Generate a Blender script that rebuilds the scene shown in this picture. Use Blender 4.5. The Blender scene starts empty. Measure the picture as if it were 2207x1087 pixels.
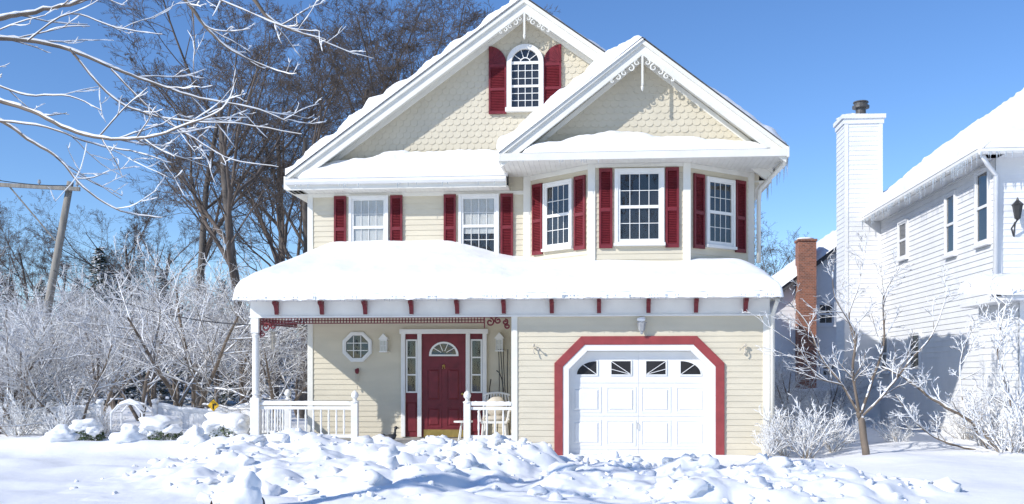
import bpy, bmesh, math, random
import numpy as np
from mathutils import Vector, noise, Matrix
R=math.radians
# ------------------------------------------------------------ survey helpers
F=2200.0; TH=R(5.0); CY=-20.0; CZ=1.6; HOR=804.0
ct,st=math.cos(TH),math.sin(TH)
def W(px,py,Y):
    u=(px-1103.5)/F; v=(HOR-py)/F
    t=(Y-CY)/(ct+u*st)
    return Vector((t*(-st+u*ct),Y,CZ+t*v))
def X(px,Y): return W(px,0,Y).x
def Z(px,py,Y): return W(px,py,Y).z
def WX(px,py,XX):
    u=(px-1103.5)/F; v=(HOR-py)/F
    t=XX/(-st+u*ct)
    return (t*(ct+u*st)+CY, CZ+t*v)
COL=bpy.context.scene.collection
# ------------------------------------------------------------ materials
def pm(name,col,rough=.6,var=.12,scale=4,bump=0.0,bscale=40,snow=None,spec=.4,stretch=None,detail=5,snowcol=(.85,.865,.89),bdist=.02):
    m=bpy.data.materials.new(name); m.use_nodes=True
    nt=m.node_tree; N=nt.nodes; L=nt.links
    b=N['Principled BSDF']; b.inputs['Roughness'].default_value=rough
    b.inputs['Specular IOR Level'].default_value=spec
    tc=N.new('ShaderNodeTexCoord'); mp=N.new('ShaderNodeMapping')
    L.new(tc.outputs['Object'],mp.inputs['Vector'])
    if stretch: mp.inputs['Scale'].default_value=stretch
    nz=N.new('ShaderNodeTexNoise'); nz.inputs['Scale'].default_value=scale; nz.inputs['Detail'].default_value=detail
    L.new(mp.outputs[0],nz.inputs['Vector'])
    cr=N.new('ShaderNodeValToRGB')
    cr.color_ramp.elements[0].position=.3; cr.color_ramp.elements[1].position=.7
    cr.color_ramp.elements[0].color=(*[max(0,c*(1-var)) for c in col],1)
    cr.color_ramp.elements[1].color=(*[min(1,c*(1+var)) for c in col],1)
    L.new(nz.outputs['Fac'],cr.inputs[0])
    out=cr.outputs[0]
    if snow is not None:
        g=N.new('ShaderNodeNewGeometry'); sx=N.new('ShaderNodeSeparateXYZ'); L.new(g.outputs['Normal'],sx.inputs[0])
        n2=N.new('ShaderNodeTexNoise'); n2.inputs['Scale'].default_value=6; L.new(tc.outputs['Object'],n2.inputs['Vector'])
        ad=N.new('ShaderNodeMath'); ad.operation='MULTIPLY_ADD'; ad.inputs[1].default_value=.9; L.new(n2.outputs['Fac'],ad.inputs[0]); L.new(sx.outputs['Z'],ad.inputs[2])
        mr=N.new('ShaderNodeMapRange'); mr.inputs['From Min'].default_value=snow; mr.inputs['From Max'].default_value=snow+.25
        L.new(ad.outputs[0],mr.inputs['Value'])
        mx=N.new('ShaderNodeMix'); mx.data_type='RGBA'; L.new(mr.outputs[0],mx.inputs['Factor']); L.new(out,mx.inputs['A']); mx.inputs['B'].default_value=(*snowcol,1)
        out=mx.outputs['Result']
    L.new(out,b.inputs['Base Color'])
    if bump:
        nb=N.new('ShaderNodeTexNoise'); nb.inputs['Scale'].default_value=bscale; nb.inputs['Detail'].default_value=6
        L.new(mp.outputs[0],nb.inputs['Vector'])
        bp=N.new('ShaderNodeBump'); bp.inputs['Strength'].default_value=bump; bp.inputs['Distance'].default_value=bdist
        L.new(nb.outputs['Fac'],bp.inputs['Height']); L.new(bp.outputs[0],b.inputs['Normal'])
    return m
SIDING=pm('siding_paint',(.64,.58,.45),.5,.05,1.5,.08,60,stretch=(1,1,3))
SHING=pm('shingle_paint',(.60,.545,.425),.55,.05,2.2,.08,50)
WHITE=pm('white_paint',(.79,.78,.75),.45,.05,3,.06,40)
NWHITE=pm('white_vinyl',(.78,.785,.79),.5,.05,2,.05,40)
TRIM=pm('cream_trim',(.77,.75,.68),.5,.05,3,.05,40)
RED=pm('barn_red_paint',(.165,.018,.026),.45,.18,6,.1,60)
DRED=pm('garage_trim_red',(.29,.05,.052),.5,.12,5,.1,50)
ROOF=pm('asphalt_shingle',(.09,.09,.095),.9,.3,20,.5,60)
SNOW=pm('snow',(.86,.87,.88),.55,.03,2,.5,5,spec=.3,detail=8,bdist=.025)
SNOWG=pm('snow_ground',(.88,.885,.89),.6,.025,.8,.5,5,spec=.3,detail=10,bdist=.02)
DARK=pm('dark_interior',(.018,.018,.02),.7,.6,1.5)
BLIND=pm('blind_fabric',(.72,.72,.69),.7,.06,2)
GARAGE=pm('garage_door_paint',(.78,.775,.76),.4,.04,2,.04,30)
BARK=pm('bark',(.115,.10,.088),.9,.35,5,.5,25,stretch=(1,1,.3))
BARKL=pm('bark_twig',(.115,.092,.078),.9,.3,3)
BARKS=pm('bark_snow',(.17,.135,.105),.85,.3,4,snow=1.0)
TWSNOW=pm('twig_frosted',(.22,.19,.165),.8,.3,3,snow=.30)
SHRUBM=pm('shrub_shoot',(.30,.235,.16),.8,.3,3,snow=.72)
WOODT=pm('wood_frosted',(.16,.14,.125),.8,.3,3,snow=.85)
GRAYW=pm('weathered_wood',(.27,.25,.22),.85,.25,3,.3,30,stretch=(6,6,.5))
BLACK=pm('black_metal',(.03,.03,.032),.4,.2,8)
METAL=pm('galvanised_metal',(.35,.36,.37),.35,.2,8)
DMETAL=pm('sooty_metal',(.09,.085,.08),.4,.3,8)
BRASS=pm('brass',(.55,.38,.12),.3,.2,8); BRASS.node_tree.nodes['Principled BSDF'].inputs['Metallic'].default_value=.9
YEL=pm('sign_yellow',(.75,.45,.02),.5,.05,4)
STONE=pm('concrete',(.36,.35,.33),.8,.15,5,.2,40)
GREEN=pm('evergreen',(.045,.065,.035),.8,.4,4,snow=.95)
LEAF=pm('shrub_leaf',(.07,.10,.035),.7,.4,8,snow=1.05)
WOODB=pm('brown_wood',(.12,.08,.06),.7,.25,6,.2,30)
CUSH=pm('cushion',(.55,.5,.42),.8,.15,8)
ICE=pm('ice',(.75,.82,.88),.12,.05,5); ICE.node_tree.nodes['Principled BSDF'].inputs['Transmission Weight'].default_value=.6
LAMPG=pm('frosted_glass',(.6,.6,.55),.3,.05,5)
def glassmat():
    m=bpy.data.materials.new('window_glass'); m.use_nodes=True; nt=m.node_tree; N=nt.nodes; L=nt.links
    N.remove(N['Principled BSDF']); o=N['Material Output']
    t=N.new('ShaderNodeBsdfTransparent'); t.inputs[0].default_value=(.9,.91,.91,1)
    g=N.new('ShaderNodeBsdfGlossy'); g.inputs['Roughness'].default_value=.02
    lw=N.new('ShaderNodeLayerWeight'); lw.inputs[0].default_value=.5
    pw=N.new('ShaderNodeMath'); pw.operation='POWER'; pw.inputs[1].default_value=3; L.new(lw.outputs['Facing'],pw.inputs[0])
    ma=N.new('ShaderNodeMath'); ma.operation='MULTIPLY_ADD'; ma.inputs[1].default_value=.6; ma.inputs[2].default_value=.075; L.new(pw.outputs[0],ma.inputs[0])
    nz=N.new('ShaderNodeTexNoise'); nz.inputs['Scale'].default_value=1.3; bp=N.new('ShaderNodeBump'); bp.inputs['Strength'].default_value=.2; bp.inputs['Distance'].default_value=.05
    L.new(nz.outputs['Fac'],bp.inputs['Height']); L.new(bp.outputs[0],g.inputs['Normal'])
    mx=N.new('ShaderNodeMixShader'); L.new(ma.outputs[0],mx.inputs[0]); L.new(t.outputs[0],mx.inputs[1]); L.new(g.outputs[0],mx.inputs[2]); L.new(mx.outputs[0],o.inputs[0])
    return m
GLASS=glassmat()
def brickmat():
    m=pm('brick',(.32,.10,.06),.85,.2,8); nt=m.node_tree;N=nt.nodes;L=nt.links
    b=N['Principled BSDF']; br=N.new('ShaderNodeTexBrick'); br.inputs['Scale'].default_value=4.5
    br.inputs['Color1'].default_value=(.36,.14,.08,1); br.inputs['Color2'].default_value=(.20,.085,.055,1); br.inputs['Mortar'].default_value=(.36,.30,.26,1)
    br.inputs['Mortar Size'].default_value=.014
    tc=N.new('ShaderNodeTexCoord'); sp=N.new('ShaderNodeSeparateXYZ'); cb=N.new('ShaderNodeCombineXYZ'); ad=N.new('ShaderNodeMath')
    L.new(tc.outputs['Object'],sp.inputs[0]); L.new(sp.outputs['X'],ad.inputs[0]); L.new(sp.outputs['Y'],ad.inputs[1]); L.new(ad.outputs[0],cb.inputs[0]); L.new(sp.outputs['Z'],cb.inputs[1])
    L.new(cb.outputs[0],br.inputs['Vector']); L.new(br.outputs['Color'],b.inputs['Base Color'])
    return m
BRICK=brickmat()
# ------------------------------------------------------------ object helpers
WL={}
def tag(o,label=None,cat=None,group=None,kind=None):
    if label:o['label']=label
    if cat:o['category']=cat
    if group:o['group']=group
    if kind:o['kind']=kind
def empty(name,loc,label,cat,group=None):
    o=bpy.data.objects.new(name,None); o.empty_display_size=.2; o.location=loc; COL.objects.link(o)
    WL[o]=Vector(loc); tag(o,label,cat,group); return o
class Fr:
    def __init__(s,O,dx,n): s.O=Vector(O); s.dx=Vector(dx).normalized(); s.n=Vector(n).normalized()
    def p(s,a,b,c): return s.O+s.dx*a+Vector((0,0,b))+s.n*c
def FY(Y): return Fr((0,Y,0),(1,0,0),(0,-1,0))
class MB:
    def __init__(s): s.v=[];s.f=[];s.m=[]
    def add(s,vs,fs,mi=0):
        o=len(s.v); s.v+=[tuple(v) for v in vs]
        for f in fs: s.f.append([i+o for i in f]); s.m.append(mi)
    def box(s,x0,x1,y0,y1,z0,z1,mi=0):
        s.fbox(Fr((0,0,0),(1,0,0),(0,1,0)),x0,x1,z0,z1,y0,y1,mi); return s
    def fbox(s,fr,a0,a1,b0,b1,c0,c1,mi=0):
        vs=[fr.p(a,b,c) for c in (c0,c1) for b in (b0,b1) for a in (a0,a1)]
        s.add(vs,[[0,1,3,2],[4,6,7,5],[0,4,5,1],[2,3,7,6],[0,2,6,4],[1,5,7,3]],mi); return s
    def frus(s,fr,a0,a1,b0,b1,c0,c1,ins,mi=0):
        vs=[fr.p(a,b,c0) for a,b in ((a0,b0),(a1,b0),(a1,b1),(a0,b1))]+[fr.p(a,b,c1) for a,b in ((a0+ins,b0+ins),(a1-ins,b0+ins),(a1-ins,b1-ins),(a0+ins,b1-ins))]
        s.add(vs,[[4,5,6,7],[0,1,5,4],[1,2,6,5],[2,3,7,6],[3,0,4,7]],mi)
    def poly(s,fr,pts,c0,c1,mi=0):
        n=len(pts); vs=[fr.p(a,b,c0) for a,b in pts]+[fr.p(a,b,c1) for a,b in pts]
        s.add(vs,[list(range(n))[::-1],list(range(n,2*n))]+[[i,(i+1)%n,n+(i+1)%n,n+i] for i in range(n)],mi)
    def ring(s,fr,o,i,c0,c1,mi=0,closed=True):
        n=len(o); m=n if closed else n-1
        vs=[fr.p(a,b,c) for c in (c0,c1) for L in (o,i) for a,b in L]
        for k in range(m):
            q=(k+1)%n
            s_=[k,q,n+q,n+k]
            s.add([vs[j] for j in s_]+[vs[j+2*n] for j in s_],[[0,1,2,3],[4,7,6,5],[0,4,5,1],[2,6,7,3],[0,3,7,4],[1,5,6,2]],mi)
    def bar(s,p,q,w,mi=0,w2=None):
        p=Vector(p);q=Vector(q);t=(q-p).normalized(); r=Vector((0,0,1)) if abs(t.z)<.9 else Vector((1,0,0))
        a=t.cross(r).normalized(); b=a.cross(t); w2=w if w2 is None else w2
        vs=[P+a*i*w/2+b*j*w2/2 for P in(p,q) for i,j in((-1,-1),(1,-1),(1,1),(-1,1))]
        s.add(vs,[[0,3,2,1],[4,5,6,7],[0,1,5,4],[1,2,6,5],[2,3,7,6],[3,0,4,7]],mi)
    def tube(s,pts,rad,k=8,mi=0,cap=True):
        n=len(pts); rad=rad if isinstance(rad,(list,tuple)) else [rad]*n
        pts=[Vector(p) for p in pts]; vs=[]
        m=(pts[-1]-pts[0]).normalized() if (pts[-1]-pts[0]).length>1e-6 else Vector((0,0,1))
        ref=Vector((1,0,0)) if abs(m.z)>.7 else Vector((0,0,1))
        if abs(m.y)<.3 and n>6: ref=Vector((0,1,0))
        for i in range(n):
            t=(pts[min(i+1,n-1)]-pts[max(i-1,0)]).normalized()
            a=t.cross(ref).normalized(); b=a.cross(t)
            for j in range(k):
                an=2*math.pi*j/k; vs.append(pts[i]+(a*math.cos(an)+b*math.sin(an))*rad[i])
        fs=[[i*k+j,i*k+(j+1)%k,(i+1)*k+(j+1)%k,(i+1)*k+j] for i in range(n-1) for j in range(k)]
        if cap: fs+=[list(range(k))[::-1],[(n-1)*k+j for j in range(k)]]
        s.add(vs,fs,mi)
    def lathe(s,c,prof,k=16,mi=0):
        c=Vector(c); s.tube([c+Vector((0,0,z)) for z,r in prof],[r for z,r in prof],k,mi)
    def blob(s,c,r,mi=0,nz=.25,seed=0,sub=2):
        bm=bmesh.new(); bmesh.ops.create_icosphere(bm,subdivisions=sub,radius=1)
        c=Vector(c); r=Vector(r) if not isinstance(r,(int,float)) else Vector((r,r,r))
        vs=[]
        for v in bm.verts:
            k=1+nz*noise.noise(v.co*1.7+Vector((seed*3.1,seed,seed*.7)))*1.6
            vs.append(c+Vector((v.co.x*r.x*k,v.co.y*r.y*k,v.co.z*r.z*k)))
        fs=[[q.index for q in f.verts] for f in bm.faces]; bm.free(); s.add(vs,fs,mi)
    def make(s,name,mats,parent=None,label=None,cat=None,group=None,kind=None,smooth=False,bev=0,origin=None):
        if not isinstance(mats,(list,tuple)): mats=[mats]
        V=np.array(s.v); lo=V.min(0); hi=V.max(0)
        org=Vector(origin) if origin else Vector(((lo[0]+hi[0])/2,(lo[1]+hi[1])/2,lo[2]))
        me=bpy.data.meshes.new(name); me.from_pydata((V-np.array(org)).tolist(),[],s.f)
        for m in mats: me.materials.append(m)
        me.polygons.foreach_set('material_index',s.m)
        bm=bmesh.new(); bm.from_mesh(me)
        bmesh.ops.recalc_face_normals(bm,faces=bm.faces); bm.to_mesh(me); bm.free()
        if smooth: me.polygons.foreach_set('use_smooth',[True]*len(me.polygons))
        o=bpy.data.objects.new(name,me); COL.objects.link(o); WL[o]=org
        if parent: o.parent=parent; o.location=org-WL[parent]
        else: o.location=org
        tag(o,label,cat,group,kind)
        if bev:
            b=o.modifiers.new('bevel','BEVEL'); b.width=bev; b.segments=2; b.limit_method='ANGLE'
        return o
def npmesh(name,V,Q,mi,mats,parent=None,smooth=True,org=(0,0,0)):
    me=bpy.data.meshes.new(name); V=V-np.array(org)
    me.vertices.add(len(V)); me.vertices.foreach_set('co',V.astype(np.float32).ravel())
    me.loops.add(len(Q)*4); me.loops.foreach_set('vertex_index',Q.astype(np.int32).ravel())
    me.polygons.add(len(Q)); me.polygons.foreach_set('loop_start',np.arange(len(Q),dtype=np.int32)*4)
    try: me.polygons.foreach_set('loop_total',np.full(len(Q),4,dtype=np.int32))
    except Exception: pass
    for m in mats: me.materials.append(m)
    me.polygons.foreach_set('material_index',np.array(mi,dtype=np.int32))
    me.update(calc_edges=True); me.validate()
    if smooth: me.polygons.foreach_set('use_smooth',np.ones(len(Q),dtype=bool))
    o=bpy.data.objects.new(name,me); COL.objects.link(o); WL[o]=Vector(org)
    if parent: o.parent=parent; o.location=Vector(org)-WL[parent]
    else: o.location=org
    return o
def siding(mb,fr,a0,a1,b0,b1,clip=None,e=.115,t=.015,mi=0):
    b=b0
    while b<b1-1e-4:
        bt=min(b+e,b1)
        for (l,r) in (clip((b+bt)/2) if clip else [(a0,a1)]):
            if r-l<.01: continue
            mb.add([fr.p(l,b,t),fr.p(r,b,t),fr.p(r,bt,.003),fr.p(l,bt,.003),fr.p(l,b,0),fr.p(r,b,0)],[[0,1,2,3],[4,5,1,0]],mi)
        b=bt
# ============================================================ OUR HOUSE
HL,HR=-6.36,3.2
GL,GR=-7.08,3.34
house=empty('house',(-1.6,0,0),'cream two-storey house with dark red shutters and snow-covered gabled roofs','house')
MEY=1.35; MA=(-1.61,9.47); ML=(-6.70,5.81); MR=(3.48,5.81); ms=(MA[1]-ML[1])/(MA[0]-ML[0])
FEY=.1; FA=(.80,8.13); FL=(-1.98,5.97); FRr=(3.56,5.97); fs_=(FA[1]-FL[1])/(FA[0]-FL[0])
m=MB(); F18=FY(1.8); F0=FY(0); F6=FY(.6)
m.box(HL,HR,1.805,11,-.3,5.6)
m.poly(FY(0),[(HL-.2,5.55),(HR+.1,5.55),(HR+.1,5.9),(MA[0],MA[1]-.25),(HL-.2,5.9)],-10.9,-1.805)
m.box(-1.72,-.75,.005,1.8,-.3,3.1); m.box(2.2,HR,.005,1.8,-.3,3.1); m.box(-.75,2.2,.25,1.8,-.3,3.1)
m.box(-.75,2.2,.005,.25,2.12,3.1)
m.add([(-1.54,1.8,3.3),(-.195,.605,3.3),(1.70,.605,3.3),(3.1,1.8,3.3),(-1.54,1.8,5.85),(-.195,.605,5.85),(1.70,.605,5.85),(3.1,1.8,5.85)],[[0,1,5,4],[1,2,6,5],[2,3,7,6],[4,5,6,7],[0,3,2,1]])
siding(m,F18,HL,-1.6,.2,5.55)
siding(m,F18,-6.3,HR,5.55,5.9)
siding(m,Fr((HL,11,0),(0,-1,0),(-1,0,0)),0,9.2,0,5.55)
siding(m,Fr((HR,1.8,0),(0,1,0),(1,0,0)),0,9.2,0,5.6)
siding(m,Fr((HR,0,0),(0,1,0),(1,0,0)),0,1.8,0,3.1)
OA0,OA1,OT,CH=-.70,2.15,2.1,.40
def gclip(b):
    if b>OT: return [(-1.72,HR)]
    k=max(0,b-(OT-CH)); return [(-1.72,OA0+k+.0),(OA1-k,HR)]
siding(m,F0,-1.72,HR,-.1,3.1,gclip)
BL=Fr((-1.54,1.8,0),(1.345,-1.195,0),(-1.195,-1.345,0)); BLw=math.hypot(1.345,1.195)
BR=Fr((1.70,.605,0),(1.4,1.195,0),(1.195,-1.4,0)); BRw=math.hypot(1.4,1.195)
FB=FY(.6)
siding(m,BL,0,BLw,3.3,5.85); siding(m,BR,0,BRw,3.3,5.85); siding(m,FB,-.195,1.70,3.3,5.85)
m.make('wall',[SIDING],house)
def shingles(fr,xl,xr,zb,zt,zfun,c=.006,w=.155,e=.132):
    m=MB(); r=0; z=zb; rng=random.Random(4)
    while z<zt:
        x=xl-(w/2 if r%2 else 0)
        while x<xr:
            xc=x+w/2
            if z+.08<zfun(xc):
                top=z+e+.04; h=w*.5-.001; pts=[]
                j=rng.uniform(-.004,.004); cb=.0125+rng.uniform(0,.003)
                for i in range(9):
                    an=math.pi+math.pi*i/8; pts.append((xc+h*math.cos(an),z+.06+j+.058*math.sin(an)))
                pts.append((xc+h,top)); pts.insert(0,(xc-h,top))
                def cc(b): return c+cb*(1-(b-z)/(e+.04))
                fv=[fr.p(a,b,cc(b)) for a,b in pts]; bv=[fr.p(a,b,cc(b)-.010) for a,b in pts]; n=len(pts)
                m.add(fv+bv,[list(range(n))]+[[i,i+1,n+i+1,n+i] for i in range(n-1)])
            x+=w
        z+=e; r+=1
    return m
mz=lambda x: MA[1]-.22-abs(x-MA[0])*ms
fz=lambda x: FA[1]-.22-abs(x-FA[0])*fs_
m=shingles(F18,-6.2,2.2,6.0,9.4,mz); m.make('shingled_gable',[SHING],house)
m=MB(); m.poly(FY(0),[(FL[0]+.3,6.0),(FRr[0]-.3,6.0),(FA[0],FA[1]-.2)],-1.9,-.6)
m2=shingles(F6,-1.6,3.3,6.0,8.0,fz); m.add(m2.v,m2.f); m.make('shingled_gable',[SHING],house)
def vee(A,Lp,Rp,t0,t1,ext=0.0):
    return [(Lp[0]-ext,Lp[1]-t0),(A[0],A[1]-t0+0),(Rp[0]+ext,Rp[1]-t0),(Rp[0]+ext,Rp[1]-t1),(A[0],A[1]-t1),(Lp[0]-ext,Lp[1]-t1)]
roof=MB()
roof.poly(FY(0),vee(MA,ML,MR,0,.14),-11.3,-MEY-.05)
roof.poly(FY(0),vee(FA,FL,FRr,0,.14),-7,-FEY-.05)
roof.poly(FY(0),vee((MA[0],MA[1]+.022),(ML[0]-.03,ML[1]+.003),(MR[0]+.03,MR[1]+.003),0,.018),-11.3,-MEY+.07)
roof.poly(FY(0),vee((FA[0],FA[1]+.022),(FL[0]-.03,FL[1]+.003),(FRr[0]+.03,FRr[1]+.003),0,.018),-7,-FEY+.07)
roof.make('roof',[ROOF],house)
m=MB()
for A,Lp,Rp,Y in ((MA,ML,MR,MEY),(FA,FL,FRr,FEY)):
    m.poly(FY(0),vee(A,Lp,Rp,.03,.31),-Y-.05,-Y)
    m.poly(FY(0),vee(A,Lp,Rp,.01,.11,.02),-Y,-Y+.05)
    m.poly(FY(0),vee(A,Lp,Rp,.145,.20),-(Y+.5),-Y-.05)
    yw=1.8 if Y>1 else .6
    m.poly(FY(0),vee(A,(Lp[0]+.55,Lp[1]+.55*ms),(Rp[0]-.55,Rp[1]+.55*ms),.2,.32),-yw,-yw+.03)
m.make('bargeboard',[TRIM],house,bev=.006)
m=MB()
m.box(ML[0]+.02,-1.95,1.35,1.8,5.50,5.54); m.box(ML[0]+.0,-1.98,1.28,1.35,5.50,5.72)
m.box(ML[0]-.02,HL,1.35,11,5.50,5.54); m.box(ML[0]-.06,ML[0],1.3,11,5.52,5.80)
m.box(FL[0],FRr[0],.12,1.80,5.80,5.84); m.box(FL[0],FRr[0],.04,.12,5.78,5.93)
m.box(FL[0]-.05,FL[0],.04,1.8,5.78,5.95)
m.box(FRr[0],FRr[0]+.05,.04,11,5.76,5.97); m.box(HR,FRr[0],1.8,11,5.60,5.64)
for i in range(52):
    x=FL[0]+.1+i*.105; m.box(x,x+.012,.13,1.79,5.792,5.80)
for i in range(42):
    x=ML[0]+.1+i*.105; m.box(x,x+.012,1.36,1.79,5.492,5.50)
m.make('eave',[TRIM],house,bev=.004)
m=MB()
m.poly(Fr((0,0,0),(0,1,0),(1,0,0)),[(1.28,5.725),(1.8,6.10),(1.8,5.6)],-6.55,-1.98)
m.make('pent_roof',[ROOF],house)
m=MB(); m.poly(Fr((0,0,0),(0,1,0),(1,0,0)),[(.05,5.935),(.6,6.15),(.6,5.88)],-1.6,3.25)
m.make('pent_roof',[ROOF],house)
def gutter(p,q,par):
    m=MB(); p=Vector(p);q=Vector(q);t=(q-p).normalized(); n=Vector((t.y,-t.x,0))
    prof=[(0,0),(.085,0),(.115,.05),(.115,.11),(.135,.12),(0,.12)]
    fr=Fr(p,n,t); m.poly(fr,prof,0,(q-p).length); return m.make('gutter',[WHITE],par,bev=.004)
gutter((GL,-.47,3.02),(GR,-.47,3.02),house)
gutter((ML[0]+.0,1.28,5.60),(-1.98,1.28,5.60),house)
m=MB()
m.add([(GL+.02,-.47,3.14),(GR-.02,-.47,3.14),(2.64,1.8,4.08),(-6.2,1.8,4.08),(GL+.02,1.8,3.14),(GR-.02,1.8,3.14),(GL+.02,-.47,3.08),(GR-.02,-.47,3.08),(GR-.02,1.8,3.08),(GL+.02,1.8,3.08)],
      [[0,1,2,3],[0,3,4],[1,5,2],[6,7,8,9],[0,1,7,6],[1,5,8,7],[4,0,6,9]])
m.make('porch_roof',[ROOF],house)
BXL=-7.02
m=MB()
m.box(GL+.03,GR-.03,-.44,1.8,3.03,3.075)
m.box(BXL,HR+.02,-.06,.02,2.72,3.03)
m.box(BXL-.02,HR+.04,-.09,.0,2.70,2.735)
m.box(BXL,BXL+.12,.02,1.8,2.72,3.03)
m.make('porch_beam',[WHITE],house,bev=.005)
for px in (600,697,790,889,987,1087,1190,1291,1397,1499,1605):
    x=X(px,0); m=MB()
    fr=Fr((x,-.09,0),(0,-1,0),(1,0,0))
    pr=[(0,3.02),(.20,3.02),(.20,2.97)]+[(.17-.13*math.sin(a),2.97-.18*(1-math.cos(a))-.02) for a in (0.3,.6,.9,1.2,1.5)]+[(.03,2.76),(0,2.76)]
    m.poly(fr,pr,-.04,.04); m.make('bracket',[RED],house,bev=.004)
def board(n,m_): m_.make(n,[TRIM],house,bev=.004)
board('corner_board',MB().fbox(F18,HL-.02,HL+.1,.2,5.5,0,.03))
board('corner_board',MB().fbox(F0,-1.76,-1.64,-.1,2.72,0,.03)); board('corner_board',MB().fbox(F0,HR-.10,HR+.03,-.1,2.72,0,.03))
for x in (-.195,1.70): board('corner_board',MB().box(x-.075,x+.075,.565,.7,3.4,5.80))
board('corner_board',MB().box(3.04,3.2,1.76,1.84,3.4,5.8)); board('corner_board',MB().box(-1.66,-1.5,1.74,1.80,3.5,5.8))
for fr,w in ((BL,BLw),(BR,BRw)): board('frieze_board',MB().fbox(fr,0,w,5.70,5.80,0,.03))
board('frieze_board',MB().fbox(FB,-.12,1.62,5.72,5.80,0,.03)); board('frieze_board',MB().fbox(F18,HL+.1,-1.66,5.42,5.50,0,.028))
m=MB(); m.tube([(3.58,.3,5.85),(3.58,.35,5.7),(3.30,1.7,5.45),(3.28,1.72,5.2),(3.28,1.72,3.9)],.045,8); m.make('downspout',[TRIM],house,smooth=True)
m=MB(); m.tube([(3.32,-.4,3.0),(3.30,-.3,2.9),(3.27,-.08,2.7),(3.27,-.07,.2)],.04,8)
m.make('downspout',[TRIM],house,smooth=True)
# ------------------------------------------------------------ windows
def window(fr,a0,a1,b0,b1,cols,r1,r2,par,blind=0,casing=.07,mat=WHITE):
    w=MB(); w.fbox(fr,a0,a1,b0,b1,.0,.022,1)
    mid=(b0+b1)/2; s=.045
    w.fbox(fr,a0,a0+s,b0,b1,.03,.06); w.fbox(fr,a1-s,a1,b0,b1,.03,.06)
    w.fbox(fr,a0+s,a1-s,b0,b0+s*1.3,.03,.06); w.fbox(fr,a0+s,a1-s,b1-s,b1,.03,.06); w.fbox(fr,a0+s,a1-s,mid-.03,mid+.03,.03,.065)
    for i in range(1,cols):
        x=a0+s+(a1-a0-2*s)*i/cols; w.fbox(fr,x-.0065,x+.0065,b0+s,mid-.03,.036,.042); w.fbox(fr,x-.0065,x+.0065,mid+.03,b1-s,.036,.042)
    for lo,hi,rr in ((b0+s,mid,r2),(mid,b1-s,r1)):
        for i in range(1,rr):
            z=lo+(hi-lo)*i/rr; w.fbox(fr,a0+s,a1-s,z-.0065,z+.0065,.0365,.0415)
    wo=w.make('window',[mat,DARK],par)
    g=MB(); g.add([fr.p(a0+.02,b0+.02,.034),fr.p(a1-.02,b0+.02,.034),fr.p(a1-.02,b1-.02,.034),fr.p(a0+.02,b1-.02,.034)],[[0,1,2,3]]); g.make('pane',[GLASS],wo)
    if blind:
        g=MB(); bb=b1-(b1-b0)*blind; z=b1-.03
        while z>bb:
            g.add([fr.p(a0+.03,z-.024,.030),fr.p(a1-.03,z-.024,.030),fr.p(a1-.03,z,.024),fr.p(a0+.03,z,.024)],[[0,1,2,3]]); z-=.0245
        g.make('blind',[BLIND],wo)
    f=MB(); c=casing
    f.fbox(fr,a0-c,a0,b0-.02,b1+c,0,.08); f.fbox(fr,a1,a1+c,b0-.02,b1+c,0,.08); f.fbox(fr,a0,a1,b1,b1+c,0,.08); f.fbox(fr,a0-c-.02,a1+c+.02,b0-.08,b0-.02,0,.11); f.fbox(fr,a0,a1,b0-.02,b0,0,.08)
    f.make('frame',[mat],wo,bev=.005)
    return wo
def shutter(fr,a0,a1,b0,b1,par):
    m=MB(); s=.045; c0,c1=.02,.06
    m.fbox(fr,a0,a0+s,b0,b1,c0,c1); m.fbox(fr,a1-s,a1,b0,b1,c0,c1)
    mid=b0+(b1-b0)*.48
    for z0,z1 in ((b0,b0+.08),(mid-.035,mid+.035),(b1-.07,b1)): m.fbox(fr,a0+s,a1-s,z0,z1,c0,c1)
    m.fbox(fr,a0+.01,a1-.01,b0+.01,b1-.01,c0-.005,c0+.008)
    z=b0+.09
    while z<b1-.08:
        if not mid-.05<z<mid+.03:
            m.add([fr.p(a0+s,z,c1-.006),fr.p(a1-s,z,c1-.006),fr.p(a1-s,z+.03,c0+.01),fr.p(a0+s,z+.03,c0+.01),fr.p(a0+s,z,c0+.01),fr.p(a1-s,z,c0+.01)],[[0,1,2,3],[4,5,1,0]])
        z+=.034
    m.make('shutter',[RED],par)
for (w0,w1,s0,s1,s2,s3) in ((759,832,721,747,842,868),(995,1070,957,983,1079,1106)):
    window(F18,X(w0,1.8),X(w1,1.8),4.12,5.38,4,2,2,house,blind=.74 if w0<800 else .62,casing=.06)
    shutter(F18,X(s0,1.8),X(s1,1.8),4.05,5.44,house); shutter(F18,X(s2,1.8),X(s3,1.8),4.05,5.44,house)
window(FB,X(1332,.6),X(1424,.6),4.22,5.62,4,2,2,house)
shutter(FB,X(1291,.6),X(1320,.6),4.10,5.70,house); shutter(FB,X(1434,.6),X(1463,.6),4.10,5.70,house)
for fr,w in ((BL,BLw),(BR,BRw)):
    c=w/2; window(fr,c-.36,c+.36,4.22,5.52,4,2,2,house,casing=.055)
    shutter(fr,c-.76,c-.46,4.10,5.60,house); shutter(fr,c+.46,c+.76,4.10,5.60,house)
ax0,ax1=X(1103,1.8),X(1162,1.8); axc=(ax0+ax1)/2; ar=(ax1-ax0)/2; zb=Z(1132,234,1.8); zs=Z(1132,138,1.8)
def arch(r,b,n=16,xc=axc,zsp=zs): return [(xc-r,b)]+[(xc-r*math.cos(math.pi*i/n),zsp+r*math.sin(math.pi*i/n)) for i in range(n+1)]+[(xc+r,b)]
w=MB(); w.poly(F18,arch(ar,zb),.03,.055,1)
w.fbox(F18,ax0,ax1,zs-.03,zs+.03,.06,.085); zm=(zb+zs)/2-.02
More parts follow.
